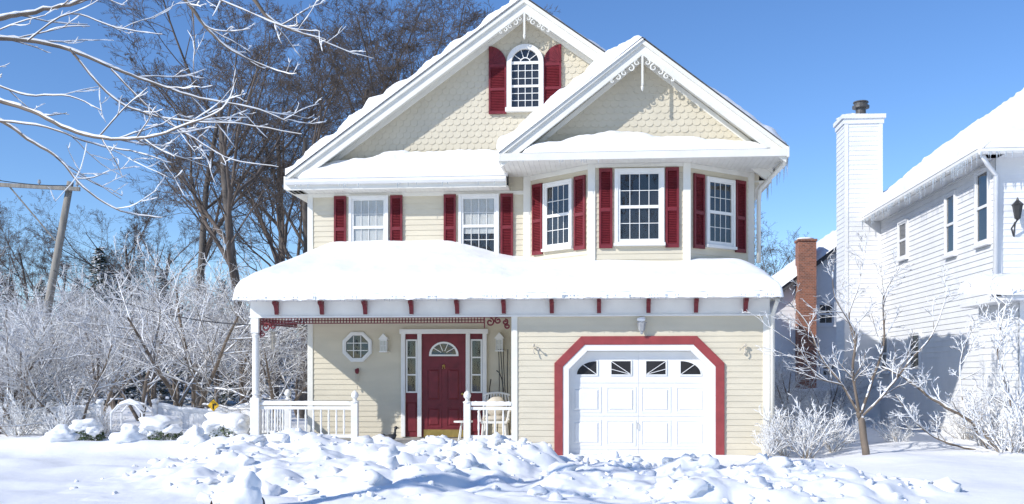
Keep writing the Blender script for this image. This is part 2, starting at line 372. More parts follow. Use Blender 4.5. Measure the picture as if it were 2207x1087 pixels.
w.fbox(F18,ax0,ax1,zm-.025,zm+.025,.06,.085)
for i in range(1,4): x=ax0+(ax1-ax0)*i/4; w.fbox(F18,x-.007,x+.007,zb,zs,.062,.074)
for i in range(1,3):
    for lo,hi in((zb,zm),(zm,zs)): z=lo+(hi-lo)*i/3; w.fbox(F18,ax0,ax1,z-.007,z+.007,.063,.073)
for i in range(1,5):
    an=math.pi*i/5; w.bar(F18.p(axc+.1*math.cos(an),zs+.1*math.sin(an),.07),F18.p(axc+ar*math.cos(an),zs+ar*math.sin(an),.07),.014,0)
w.ring(F18,[(axc-.12*math.cos(math.pi*i/8),zs+.12*math.sin(math.pi*i/8)) for i in range(9)],[(axc-.1*math.cos(math.pi*i/8),zs+.1*math.sin(math.pi*i/8)) for i in range(9)],.062,.078,0,False)
wo=w.make('window',[WHITE,DARK],house,label='small arched attic window with sunburst top')
g=MB(); P_=arch(ar,zb); g.add([F18.p(a,b,.058) for a,b in P_],[list(range(len(P_)))]); g.make('pane',[GLASS],wo)
f=MB(); f.ring(F18,arch(ar+.10,zb-.02),arch(ar-.005,zb-.02),.02,.12,0,False); f.fbox(F18,ax0-.13,ax1+.13,zb-.09,zb-.0,.02,.14); f.make('frame',[WHITE],wo,bev=.004)
for sgn,p0,p1 in ((-1,1054,1092),(1,1171,1210)):
    x0,x1=X(p0,1.8),X(p1,1.8); w_=x1-x0; zb2=Z(1132,246,1.8); zs2=zs-.02
    m=MB(); m.fbox(F18,x0,x1,zb2,zs2,.03,.055)
    xo=x0 if sgn<0 else x1
    P_=[(xo,zs2)]+[(xo+(-sgn)*w_*math.cos(a),zs2+w_*1.05*math.sin(a)) for a in [math.pi/2*i/8 for i in range(9)]]
    m.poly(F18,P_,.03,.06)
    for i in range(1,6):
        a=math.pi/2*i/6; m.bar(F18.p(xo-sgn*.05*math.cos(a),zs2+.05*math.sin(a),.064),F18.p(xo-sgn*w_*.95*math.cos(a),zs2+w_*math.sin(a),.064),.016)
    m.fbox(F18,x0,x0+.04,zb2,zs2,.055,.08); m.fbox(F18,x1-.04,x1,zb2,zs2,.055,.08)
    for z in (zb2,zb2+(zs2-zb2)*.47,zs2-.05): m.fbox(F18,x0+.04,x1-.04,z,z+.06,.055,.08)
    z=zb2+.07
    while z<zs2-.07:
        m.add([F18.p(x0+.04,z,.075),F18.p(x1-.04,z,.075),F18.p(x1-.04,z+.03,.056),F18.p(x0+.04,z+.03,.056)],[[0,1,2,3]]); z+=.034
    m.make('shutter',[RED],house,label='dark red shutter with quarter-round sunburst top')
oc=W(771,748,1.8)
def ngon(r,n=8,ph=math.pi/8): return [(oc.x+r*math.cos(ph+2*math.pi*i/n),oc.z+r*math.sin(ph+2*math.pi*i/n)) for i in range(n)]
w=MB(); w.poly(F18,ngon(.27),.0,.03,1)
for d in (-.08,.08): w.fbox(F18,oc.x+d-.008,oc.x+d+.008,oc.z-.23,oc.z+.23,.042,.054); w.fbox(F18,oc.x-.23,oc.x+.23,oc.z+d-.008,oc.z+d+.008,.043,.053)
wo=w.make('window',[WHITE,DARK],house,label='small octagonal window beside the front door')
g=MB(); g.add([F18.p(a,b,.036) for a,b in ngon(.27)],[list(range(8))]); g.make('pane',[GLASS],wo)
f=MB(); f.ring(F18,ngon(.35),ngon(.265),0,.06); f.ring(F18,ngon(.33),ngon(.30),.06,.075); f.make('frame',[WHITE],wo)
# ------------------------------------------------------------ front door
dx0,dx1=X(910,1.8),X(1005,1.8); df=.22; dt=Z(960,720,1.8)
m=MB()
fx0,fx1=X(866,1.8),X(1050,1.8)
m.fbox(F18,fx0,fx0+.09,df,dt+.1,0,.10); m.fbox(F18,fx1-.09,fx1,df,dt+.1,0,.10); m.fbox(F18,fx0-.03,fx1+.03,dt,dt+.10,0,.12)
m.fbox(F18,dx0-.09,dx0,df,dt,0,.10); m.fbox(F18,dx1,dx1+.09,df,dt,0,.10)
m.make('door_frame',[WHITE],house,bev=.006)
d=MB(); d.fbox(F18,dx0,dx1,df,dt,.0,.05); dm=(dx0+dx1)/2; dw=dx1-dx0
for z0,z1 in ((df+.2,df+.66),(df+.76,df+1.5)):
    for a,b in ((dx0+.1,dm-.05),(dm+.05,dx1-.1)): 
        d.ring(F18,[(a,z0),(b,z0),(b,z1),(a,z1)],[(a+.03,z0+.03),(b-.03,z0+.03),(b-.03,z1-.03),(a+.03,z1-.03)],.05,.062); d.frus(F18,a+.05,b-.05,z0+.05,z1-.05,.05,.068,.03)
hd=[(dm-.32*math.cos(math.pi*i/14),dt-.46+.29*math.sin(math.pi*i/14)) for i in range(15)]
hd2=[(dm-.27*math.cos(math.pi*i/14),dt-.445+.235*math.sin(math.pi*i/14)) for i in range(15)]
d.ring(F18,hd,hd2,.05,.07,1,False); d.fbox(F18,dm-.32,dm+.32,dt-.48,dt-.445,.05,.072,1)
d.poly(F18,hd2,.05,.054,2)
for i in range(1,5):
    an=math.pi*i/5; d.bar(F18.p(dm+.07*math.cos(an),dt-.44+.07*math.sin(an),.06),F18.p(dm+.27*math.cos(an),dt-.445+.23*math.sin(an),.06),.015,1)
d.fbox(F18,dx0+.04,dx1-.04,df+.0,df+.16,.05,.056,3)
do=d.make('front_door',[RED,WHITE,DARK,BRASS],house,label='dark red panelled front door with fan light')
g=MB(); g.add([F18.p(a,b,.058) for a,b in hd2],[list(range(15))]); g.make('pane',[GLASS],do)
g=MB(); g.tube([F18.p(dx1-.07,1.15,.045),F18.p(dx1-.07,1.15,.075),F18.p(dx1-.07,1.15,.08),F18.p(dx1-.07,1.15,.11),F18.p(dx1-.07,1.15,.125)],[.012,.012,.03,.032,.012],10); g.make('handle',[BRASS],do,smooth=True)
g=MB(); g.tube([F18.p(dm,1.75,.05),F18.p(dm,1.75,.075)],.03,12); g.tube([F18.p(dm,1.75,.07),F18.p(dm-.03,1.70,.085),F18.p(dm,1.66,.085),F18.p(dm+.03,1.70,.085),F18.p(dm,1.75,.07)],.008,6); g.make('knocker',[BRASS],do,smooth=True)
for a,b in ((fx0+.09,dx0-.09),(dx1+.09,fx1-.09)):
    s=MB(); s.fbox(F18,a,b,df,dt,0,.03,0); s.frus(F18,a+.02,b-.02,df+.1,df+.75,.03,.05,.03,0)
    z0=df+.95; z1=dt-.12
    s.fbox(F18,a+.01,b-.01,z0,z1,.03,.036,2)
    for q0,q1 in ((a+.01,a+.045),(b-.045,b-.01)): s.fbox(F18,q0,q1,z0,z1,.036,.06,1)
    for k in range(4): z=z0+(z1-z0-.03)*k/3; s.fbox(F18,a+.045,b-.045,z,z+.03,.036,.058,1)
    so=s.make('sidelight',[RED,WHITE,DARK],house)
    g=MB(); g.add([F18.p(a+.04,z0,.044),F18.p(b-.04,z0,.044),F18.p(b-.04,z1,.044),F18.p(a+.04,z1,.044)],[[0,1,2,3]]); g.make('pane',[GLASS],so)
# ------------------------------------------------------------ garage door
def oct_(e):
    t=.414*e
    return [(OA0-e,-.2),(OA0-e,OT-CH+t),(OA0+CH-t,OT+e),(OA1-CH+t,OT+e),(OA1+e,OT-CH+t),(OA1+e,-.2)]
m=MB(); m.ring(F0,oct_(.215),oct_(0.05),.0,.05,0,False); m.make('garage_door_frame',[DRED],house,bev=.005,label='dark red chamfered trim around the garage door')
m=MB(); m.ring(F0,oct_(.05),oct_(-.07),-.2,.035,0,False); m.make('garage_jamb',[WHITE],house,bev=.005)
G=FY(.15); m=MB(); m.fbox(G,OA0,OA1,-.5,OT,-.05,0)
gx0,gx1=OA0+.07,OA1-.07; cw=(gx1-gx0)/4; rows=[(-.54,.10),(.10,.75),(.75,1.40),(1.40,2.02)]
for i,(z0,z1) in enumerate(rows):
    m.fbox(G,gx0,gx0+2*cw-.003,z0+.004,z1-.004,0,.012); m.fbox(G,gx0+2*cw+.003,gx1,z0+.004,z1-.004,0,.012)
    for c in range(4):
        a=gx0+c*cw; 
        if i<3:
            m.ring(G,[(a+.05,z0+.07),(a+cw-.05,z0+.07),(a+cw-.05,z1-.07),(a+.05,z1-.07)],[(a+.075,z0+.095),(a+cw-.075,z0+.095),(a+cw-.075,z1-.095),(a+.075,z1-.095)],.012,.022)
            m.frus(G,a+.10,a+cw-.10,z0+.12,z1-.12,.012,.032,.025)
        else:
            zz0,zz1=z0+.17,z0+.43
            if c==0: P_=[(a+cw-.14,zz0)]+[(a+cw-.14-(cw-.29)*math.sin(t),zz0+(zz1-zz0)*math.cos(t)) for t in [math.pi/2*k/8 for k in range(9)]]
            elif c==3: P_=[(a+.14,zz0)]+[(a+.14+(cw-.29)*math.sin(t),zz0+(zz1-zz0)*math.cos(t)) for t in [math.pi/2*k/8 for k in range(9)]]
            else: P_=[(a+.15,zz0),(a+cw-.15,zz0),(a+cw-.15,zz1),(a+.15,zz1)]
            cx=sum(p[0] for p in P_)/len(P_); cz=sum(p[1] for p in P_)/len(P_)
            Q_=[(cx+(x-cx)*1.13,cz+(z-cz)*1.18) for x,z in P_]
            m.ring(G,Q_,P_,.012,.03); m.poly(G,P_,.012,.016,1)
            if c in (0,3):
                o=P_[0]
                for t in (.75,): 
                    s=-1 if c==0 else 1
                    m.bar(G.p(o[0],o[1],.022),G.p(o[0]+s*(cw-.29)*math.sin(t),o[1]+(zz1-zz0)*math.cos(t),.022),.022,0,.012)
            else:
                o=(P_[1] if c==1 else P_[0]); s=-1 if c==1 else 1; wv=cw-.30
                for (u_,v_) in ((1,.4),(1,.98)): m.bar(G.p(o[0],o[1],.022),G.p(o[0]+s*wv*u_,o[1]+(zz1-zz0)*v_,.022),.025,0,.012)
go=m.make('garage_door',[GARAGE,DARK],house,label='white panelled garage door with sunburst lights')
h=MB(); xm=gx0+2*cw; h.tube([G.p(xm-.02,.62,.02),G.p(xm-.02,.62,.05),G.p(xm-.02,.5,.05),G.p(xm-.02,.5,.02)],.008,6); h.make('handle',[METAL],go)
# ------------------------------------------------------------ porch
m=MB(); m.box(-7.05,-1.72,-.1,1.8,-.2,.2); m.make('porch_floor',[STONE],house)
PX=-6.92
m=MB()
m.box(PX-.09,PX+.09,-.09,.09,.2,1.1); m.lathe((PX,0,0),[(1.1,.085),(1.14,.06),(1.18,.085),(1.25,.07),(1.9,.075),(2.3,.065),(2.36,.085),(2.4,.065)],16); m.box(PX-.08,PX+.08,-.08,.08,2.4,2.72)
m.make('porch_post',[WHITE],house,bev=.006)
def newel(x,y,par,zt=1.0):
    m=MB(); m.box(x-.065,x+.065,y-.065,y+.065,.2,zt); m.lathe((x,y,zt),[(0,.08),(.03,.085),(.05,.04),(.08,.035),(.12,.07),(.17,.075),(.22,.05),(.25,.01)],14)
    m.make('newel_post',[WHITE],par,bev=.004)
n1=X(765,0); n2=X(1007,0)
newel(n1,0,house); newel(n2,0,house); newel(-6.8,1.72,house,1.0)
def rail(p,q,par):
    m=MB(); p=Vector(p);q=Vector(q); z=Vector((0,0,1))
    m.bar(p+z*.98,q+z*.98,.08,0,.05); m.bar(p+z*.90,q+z*.90,.04,0,.06); m.bar(p+z*.34,q+z*.34,.05,0,.06)
    n=max(2,int((q-p).length/.155))
    for i in range(1,n):
        c=p+(q-p)*i/n; m.tube([c+z*k for k in (.34,.45,.5,.62,.74,.8,.9)],[.016,.016,.024,.018,.024,.016,.016],8)
    ro=m.make('railing',[WHITE],par)
    s=MB(); k=24; s.tube([p+(q-p)*(i/k)+z*(1.008+.008*noise.noise(Vector((i*.7,p.x,0)))) for i in range(k+1)],[.012]+[.03+.008*noise.noise(Vector((i*.9,p.x,3))) for i in range(k-1)]+[.012],8); s.make('snow_ridge',[SNOW],ro,smooth=True)
rail((PX+.09,0,0),(n1-.065,0,0),house); rail((n2+.065,0,0),(-1.76,0,0),house); rail((PX,.09,0),(-6.82,1.65,0),house)
def fret(p,q,par):
    m=MB(); p=Vector(p);q=Vector(q);z=Vector((0,0,1)); L=(q-p).length
    for k in (2.70,2.645,2.59): m.bar(p+z*k,q+z*k,.018,0,.018)
    n=int(L/.062)
    for i in range(n+1):
        c=p+(q-p)*i/n; m.bar(c+z*2.60,c+z*2.69,.018,0,.016)
    m.make('fretwork',[RED],par)
fret((PX+.1,-.0,0),(X(1043,0),-.0,0),house); fret((PX,.12,0),(-6.6,1.72,0),house)
def spiral(c,r,turn,a0,fr,hand=1,n=22):
    return [fr.p(c[0]+r*(1-.8*i/n)*math.cos(a0+hand*turn*2*math.pi*i/n),c[1]+r*(1-.8*i/n)*math.sin(a0+hand*turn*2*math.pi*i/n),0) for i in range(n)]
m=MB(); xa=X(1043,0)
m.fbox(F0,xa,xa+.02,2.48,2.71,-.01,.01); m.fbox(F0,xa,-1.77,2.69,2.715,-.012,.012)
for cx,cz,r,h in ((xa+.12,2.60,.085,-1),(xa+.28,2.63,.07,1),(xa+.42,2.60,.06,-1),(-1.84,2.52,.06,1)): m.tube(spiral((cx,cz),r,1.3,math.pi/2,F0,h),.016,6)
m.make('corner_scroll',[RED],house)
m=MB()
for cx,cz,r,h in ((PX+.2,2.52,.09,-1),(PX+.36,2.54,.06,1),(PX+.14,2.38,.06,1)): m.tube(spiral((cx,cz),r,1.3,math.pi/2,F0,h),.016,6)
m.fbox(F0,PX+.09,PX+.11,2.3,2.6,-.01,.01); m.make('corner_scroll',[RED],house)
for A,Y,s,k in ((FA,FEY,fs_,1.0),(MA,MEY,ms,.85)):
    m=MB(); fr=FY(Y+.02)
    m.fbox(fr,A[0]-.02,A[0]+.02,A[1]-.9*k,A[1]-.3,-.015,.015); m.lathe(fr.p(A[0],A[1]-1.02*k,0),[(0,.005),(.04,.022),(.08,.03),(.12,.012),(.15,.02)],10)
    for sg in (-1,1):
        for i,(dd,r) in enumerate(((.10,.06),(.22,.07),(.35,.06),(.47,.055),(.58,.04))):
            cx=A[0]+sg*dd*k; cz=A[1]-.31-abs(dd)*k*s-r*k*1.15; m.tube(spiral((cx,cz),r*k,1.1,math.pi/2,fr,sg*(1 if i%2 else -1)),[(.02-.0007*j)*k for j in range(22)],6)
    m.make('gable_ornament',[TRIM],house)
# ------------------------------------------------------------ snow patches
def slab(name,pf,nrm,Lu,Lv,T,par,seed,step=.08,edge=.18,nz=.35,ns=2.2,label=None,tf=None,edges=(1,1,1,1)):
    nu=max(3,int(Lu/step)); nv=max(3,int(Lv/step)); nrm=Vector(nrm).normalized(); V=[]
    for i in range(nu+1):
        for j in range(nv+1):
            u=i/nu; v=j/nv; b=pf(u,v)
            ds=[u*Lu if edges[0] else 9,(1-u)*Lu if edges[1] else 9,v*Lv if edges[2] else 9,(1-v)*Lv if edges[3] else 9]
            e=1
            for d in ds:
                q=min(1,d/edge); e*=math.sqrt(max(0,1-(1-q)**2))
            n1=noise.fractal(b*ns+Vector((seed*7,seed*3,0)),1,2,4)
            t=T*(1+nz*n1)*(tf(u,v,b) if tf else 1)
            V.append(b+nrm*(e*max(.01,t)-.012))
    V=np.array([tuple(v) for v in V]); a=np.arange((nu+1)*(nv+1)).reshape(nu+1,nv+1)
    Q=np.stack([a[:-1,:-1],a[1:,:-1],a[1:,1:],a[:-1,1:]],-1).reshape(-1,4)
    o=npmesh(name,V,Q,np.zeros(len(Q)),[SNOW],par,True,tuple(V.mean(0)))
    if label:o['label']=label
    return o
def slope(A,B,y0,y1): 
    return lambda u,v: Vector((A[0]+(B[0]-A[0])*u, y0+(y1-y0)*v, A[1]+(B[1]-A[1])*u+.03))
Lm=math.hypot(5.13,3.66)
slab('roof_snow',slope((ML[0]-.03,ML[1]-.03),(MA[0],MA[1]-.02),MEY-.07,11.3),(-ms,0,1),Lm,9.9,.21,house,1,.08,nz=.75,ns=1.7,edge=.12)
slab('roof_snow',slope(MA,MR,MEY+.0,11.3),(ms,0,1),Lm,9.9,.06,house,2,.12,nz=.8,edge=.08)
Lf=math.hypot(2.78,2.16)
slab('roof_snow',slope((FL[0]-.05,FL[1]-.05),(FA[0]+.05,FA[1]-.02),FEY-.08,7),(-fs_,0,1),Lf,6.9,.26,house,3,.06,nz=.5,ns=1.8,edge=.18)
slab('roof_snow',slope((FA[0]-.02,FA[1]+.02),(FRr[0]+.05,FRr[1]-.02),FEY+.0,7),(fs_,0,1),Lf,6.9,.08,house,4,.08,nz=1.0,edge=.12,tf=lambda u,v,b:.3+1.3*u*u)
slab('pent_roof_snow',lambda u,v:Vector((-6.45+4.5*u,1.25+.55*v,5.72+(.37*v))),(0,-.5,1),4.5,.65,.30,house,5,.05,edge=.22,nz=.3,ns=1.5,tf=lambda u,v,b:.35+.9*min(1,u*2.2))
slab('pent_roof_snow',lambda u,v:Vector((-1.55+4.75*u,.03+.57*v,5.94+(.20*v))),(0,-.35,1),4.75,.6,.24,house,6,.05,edge=.25,nz=.3,ns=1.5,tf=lambda u,v,b:.45+.75*math.sin(math.pi*min(1,u*1.15)))
def smin(a,b,k=.25):
    h=max(0,min(1,.5+.5*(b-a)/k)); return b+(a-b)*h-k*h*(1-h)
def sstep(a,b,x): t=max(0,min(1,(x-a)/(b-a))); return t*t*(3-2*t)
x0,x1,y0,y1=GL-.10,GR+.06,-.62,1.80; st_=.04
nx=int((x1-x0)/st_); ny=int((y1-y0)/st_); V=[]
for i in range(nx+1):
    for j in range(ny+1):
        x=x0+(x1-x0)*i/nx; y=y0+(y1-y0)*j/ny
        b=smin(smin(3.15+.42*(y+.45),3.15+.85*(x-GL),.3),3.15+1.0*(GR-x),.25)
        T=.37-.26*sstep(-3.6,-1.9,x)*sstep(.4,1.7,y)-.10*sstep(-3.2,-1.2,x)+.055*noise.noise(Vector((x*.8,y*1.0,3)))+.015*noise.noise(Vector((x*2.3,y*2.5,5)))
        d=min((x-x0),(x1-x),(y-y0)); e=math.sqrt(max(0,1-(1-min(1,d/.30))**2))
        fr_=noise.fractal(Vector((x*7,y*7,1)),1,2,3)*.016*(1-sstep(.1,.5,y-y0))
        z=max(b,3.13)+T*e-.10*(1-e)+fr_+.008*noise.fractal(Vector((x*3,y*3,9)),1,2,3)
        if y-y0<.1: z-=.03*abs(noise.noise(Vector((x*9,1,4))))+.015*abs(noise.noise(Vector((x*25,1,4))))
        yy=y-.03*(1-e)*noise.noise(Vector((x*5,0,2)))
        V.append((x,yy,z))
V=np.array(V); a=np.arange((nx+1)*(ny+1)).reshape(nx+1,ny+1)
Q=np.stack([a[:-1,:-1],a[1:,:-1],a[1:,1:],a[:-1,1:]],-1).reshape(-1,4)
npmesh('porch_roof_snow',V,Q,np.zeros(len(Q)),[SNOW],house,True,tuple(V.mean(0)))
rng=random.Random(5); m=MB()
def ici(x,y,z,l): m.tube([(x,y,z+.02),(x,y,z-l*.5),(x,y,z-l)],[.009,.006,.001],5)
for i in range(130): ici(rng.uniform(GL,GR),-.61,3.06,rng.uniform(.02,.09))
for i in range(60): ici(FRr[0]+.05,rng.uniform(.1,9),5.77,rng.uniform(.08,.45))
for i in range(16): ici(rng.uniform(-6.6,-2),1.2,5.6,rng.uniform(.03,.12))
for i in range(14): ici(rng.uniform(-2,0),.05,5.8,rng.uniform(.03,.14))
m.make('icicles',[ICE],house,kind='stuff',smooth=True)
# ------------------------------------------------------------ things on the house
def lantern(px,py):
    c=W(px,py,1.75); fr=Fr(c,(1,0,0),(0,-1,0)); o=empty('wall_lantern',c,'white house-shaped lantern mounted beside the front door','lantern','porch wall lanterns')
    m=MB(); m.fbox(fr,-.09,.09,-.18,-.15,-.05,.12); m.fbox(fr,-.08,.08,.07,.10,-.05,.11)
    for a in(-.075,.06): 
        for cc in (-.03,.085): m.fbox(fr,a,a+.015,-.15,.07,cc,cc+.015)
    m.fbox(fr,-.007,.007,-.15,.07,.088,.098); m.fbox(fr,-.06,.06,-.045,-.032,.088,.098)
    m.poly(fr,[(-.11,.10),(.11,.10),(0,.23)],-.05,.12); m.fbox(fr,-.06,.06,-.1,.14,-.08,-.03); m.make('case',[WHITE],o,bev=.003)
    g=MB(); g.fbox(fr,-.062,.062,-.149,.069,-.02,.084); g.make('glass',[LAMPG],o)
lantern(828,742); lantern(1077,740)
c=W(1383,700,-.12); o=empty('garage_lamp',c,'small snow-topped carriage lamp above the garage door','lamp')
m=MB(); m.lathe(c,[(-.19,.005),(-.17,.03),(-.13,.035),(-.12,.055),(.03,.085),(.045,.1),(.06,.06),(.12,.02),(.15,.01)],6); m.tube([c+Vector((0,0,.1)),c+Vector((0,.06,.14)),c+Vector((0,.12,.08))],.014,6); m.tube([c+Vector((0,.09,.05)),c+Vector((0,.12,.05))],.05,10); m.make('case',[METAL],o)
m=MB(); m.blob(c+Vector((0,0,.1)),(.09,.09,.05)); m.make('snow_cap',[SNOW],o,smooth=True)
for px in (1150,1606):
    c=W(px,750,-.08); m=MB(); s=1 if px<1300 else -1
    m.tube([c+Vector((0,.07,0)),c,c+Vector((0,-.02,-.08)),c+Vector((.03*s,-.02,-.13))],.012,6); m.tube([c+Vector((0,0,.05)),c+Vector((s*.1,-.03,-.03))],.01,6); m.blob(c+Vector((0,0,.05)),.03); m.blob(c+Vector((s*.1,-.03,-.03)),.022); m.make('wall_hook',[CUSH],None,'small cream plant hook fixed on the siding','hook','hooks beside the garage door',smooth=True)
c=W(770,800,1.72); o=empty('hanging_ornament',c,'small wooden wind ornament hanging below the octagonal window','ornament')
m=MB(); m.blob(c+Vector((0,0,.0)),(.05,.04,.06),nz=.3); m.make('body',[RED],o); m=MB()
for k in(-.03,0,.03): m.tube([c+Vector((k,0,-.05)),c+Vector((k,0,-.2-abs(k)))],.008,6)
m.tube([c+Vector((0,0,-.05)),c+Vector((0,0,-.36))],.003,4); m.blob(c+Vector((0,0,-.36)),(.01,.02,.04)); m.make('chimes',[CUSH],o)
c=W(588,715,.3); o=empty('wind_chime',c,'pale wind chime hanging under the porch corner','wind chime')
m=MB(); m.tube([c+Vector((0,0,.25)),c+Vector((0,0,-.02))],.003,4); m.tube([c+Vector((0,0,-.0)),c+Vector((0,0,-.02))],.05,12)
for k in range(6): 
    a=k*1.05; q=c+Vector((.04*math.cos(a),.04*math.sin(a),0)); m.tube([q,q+Vector((0,0,-.33-.03*(k%3)))],.008,6)
m.make('chimes',[CUSH],o)
c=W(1084,865,1.6); o=empty('garden_trellis',(c.x,1.62,.2),'black curved wire trellis leaning on the porch wall','trellis')
m=MB()
for k in range(4):
    m.tube([(c.x-.13+.09*k+.05*math.sin(t*2+k),1.6+.04*t,.2+1.9*t/1.2) for t in [i*.15 for i in range(9)]],.01,5)
m.tube([(c.x-.14+.3*math.sin(a)*.5,1.6,1.15+.5*math.cos(a)) for a in [i*.45 for i in range(13)]],.012,5)
m.make('wires',[BLACK],o)
c=Vector((X(1068,1.2),1.1,.2)); o=empty('porch_chair',c,'white wicker armchair with beige cushion on the porch','chair')
m=MB()
for a,b in ((-.25,-.22),(.25,-.22),(-.25,.22),(.25,.22)): m.tube([c+Vector((a,b,0)),c+Vector((a*.9,b*.9,.4))],.022,8)
m.box(c.x-.27,c.x+.27,c.y-.26,c.y+.26,c.z+.36,c.z+.41)
for s in(-1,1): m.tube([c+Vector((s*.27,-.26,.4)),c+Vector((s*.31,-.27,.6)),c+Vector((s*.32,0,.64)),c+Vector((s*.28,.28,.66))],.028,8)
m.make('chair_frame',[WHITE],o)
m=MB()
for i in range(9):
    a=-.26+.065*i; m.tube([c+Vector((a,.26,.4)),c+Vector((a*1.05,.32,.7)),c+Vector((a*.9,.36,.98-.6*a*a))],.016,6)
m.tube([c+Vector((-.28+.07*i,.355,.98-.6*(-.28+.07*i)**2)) for i in range(9)],.022,8); m.make('backrest',[WHITE],o)
m=MB(); m.blob(c+Vector((0,-.02,.45)),(.27,.26,.07),nz=.05); m.blob(c+Vector((0,.2,.68)),(.22,.09,.24),nz=.08); m.make('cushion',[CUSH],o,smooth=True)
c=Vector((X(1000,1.0),.9,.2)); m=MB(); m.tube([c+Vector((0,0,.38)),c+Vector((0,0,.41))],.2,16)
for a in range(3): m.tube([c+Vector((.06*math.cos(a*2.1),.06*math.sin(a*2.1),.38)),c+Vector((.17*math.cos(a*2.1),.17*math.sin(a*2.1),0))],.015,6)
m.make('side_table',[WHITE],None,'small round white side table on the porch','table')
c=Vector((X(842,.1),.05,.2)); m=MB()
m.tube([c+Vector(p) for p in [(-.14,.0,.16),(-.08,0,.12),(0,0,.11),(.07,0,.13),(.11,0,.18)]],[.012,.05,.07,.06,.03],10)
m.tube([c+Vector(p) for p in ((.08,0,.15),(.10,0,.22),(.10,0,.27),(.12,0,.30))],[.04,.022,.022,.03],8)
m.blob(c+Vector((.115,0,.31)),(.038,.03,.032),nz=0); m.tube([c+Vector((.14,0,.305)),c+Vector((.19,0,.295))],[.016,.006],6)
for s in(-1,1): m.tube([c+Vector((0,s*.03,.06)),c+Vector((0,s*.03,0))],.008,5); m.tube([c+Vector((-.01,s*.03,.004)),c+Vector((.04,s*.035,.004))],.01,5)
m.tube([c+Vector((-.12,0,.155)),c+Vector((-.19,0,.19))],[.03,.005],6)
m.make('duck_statue',[BLACK],None,'small black metal duck statue standing on the porch edge','statue',smooth=True)
# ============================================================ GROUND
def axis(lo,hi,s,fl,fh,g=1.16):
    a=list(np.arange(lo,hi,s)); x=hi; d=s
    while x<fh: a.append(x); d*=g; x+=d
    a.append(fh); x=lo; d=s
    while x>fl:
        d*=g; x-=d; a.insert(0,max(x,fl))
    return a
def G_(x,y,cx,cy,sx,sy): return math.exp(-((x-cx)/sx)**2-((y-cy)/sy)**2)
mounds=[(-6.5,-3.2,.7,1.0,.34),(-5.6,-3.0,.7,1.1,.64),(-4.7,-2.9,.65,1.0,.54),(-3.7,-3.0,.65,.9,.50),(-2.7,-3.3,.55,.9,.54),(-1.85,-3.5,.5,1.0,.78),(-1.15,-4.2,.42,.9,.62),(-5.3,-5.0,1.1,1.2,.30),(-3.4,-5.1,1.2,1.3,.42),(-1.9,-5.4,.8,1.0,.44),(-6.8,-4.8,.7,.8,.12),(-4.4,-6.6,1.5,.9,.14),(-2.4,-6.9,1.2,.9,.24),
 (-.5,-3.0,.45,.45,.24),(.2,-2.9,.5,.4,.26),(.75,-3.0,.35,.35,.16),(.35,-5.0,.6,.8,.30),(1.2,-5.4,.6,.7,.40),(2.1,-5.5,.6,.7,.42),(2.9,-5.7,.6,.7,.38),(3.7,-6.1,.5,.7,.24),(-.3,-6.2,.6,.8,.40),(1.0,-6.9,.8,.6,.30),(2.6,-7.0,.8,.6,.26)]
def height(x,y):
    v=Vector((x,y,0)); h=.03*noise.noise(v*.25)+.012*noise.fractal(v*1.5,1,2,4)
    if -9<x<7 and -9.5<y<0:
        s=0
        vq=v+Vector((noise.noise(v*1.3+Vector((9,1,0))),noise.noise(v*1.3+Vector((1,9,0))),0))*.35
        for cx,cy,sx,sy,a in mounds: s+=a*G_(vq.x,vq.y,cx,cy,sx,sy)
        s=.92*(1-math.exp(-s/.92*1.1))
        if s>.01:
            k=min(1,s/.14)
            vw=v+Vector((noise.noise(v*2),noise.noise(v*2+Vector((5,5,5))),0))*.25
            dd,_=noise.voronoi(vw*1.5); d2,_=noise.voronoi(vw*3.4+Vector((3,1,0))); d3,_=noise.voronoi(vw*8)
            patch=.35+.65*sstep(-.15,.25,noise.noise(v*.8+Vector((2,2,2))))
            n=noise.fractal(v*1.1+Vector((0,0,5)),.9,2.1,4)
            ledge=.05*math.tanh(5*noise.noise(v*1.2+Vector((4,0,1))))
            h+=s*(1+.24*n)+k*(.19*(.42-dd[0])+ledge*.8+patch*(.09*(.42-d2[0])+.022*(.4-d3[0]))+.014*noise.fractal(v*6,.8,2,3))
    h+=.16*sstep(3.6,5.5,x)*sstep(-9,-2,y)*(1-sstep(6,14,y))
    h+=.10*sstep(3.2,6,x)*noise.noise(Vector((x*.7,y*.7,2)))
    h-=.06*sstep(-1.0,-.6,x)*(1-sstep(2.6,3.2,x))*sstep(-5,-3.2,y)*(1-sstep(-.5,0,y))
    if x<-6.8: 
        q=sstep(6.8,8,-x)
        h+=q*((.27+.07*noise.noise(Vector((x*1.1,0,7))))*math.exp(-((y+.35)/.5)**2))+.09*q*noise.noise(Vector((x*.9,y*.9,7)))+.16*q*sstep(0,2,y)*(1-sstep(6,12,y))
    return h
xs=axis(-11.5,7.4,.042,-260,260); ys=axis(-8.6,.6,.042,-60,420)
V=np.array([(x,y,height(x,y)) for x in xs for y in ys]); a=np.arange(len(V)).reshape(len(xs),len(ys))
Q=np.stack([a[:-1,:-1],a[1:,:-1],a[1:,1:],a[:-1,1:]],-1).reshape(-1,4)
g=npmesh('ground',V,Q,np.zeros(len(Q)),[SNOWG]); tag(g,'snow-covered ground with shovelled snow banks','ground',kind='structure')
rng=random.Random(8); m=MB()
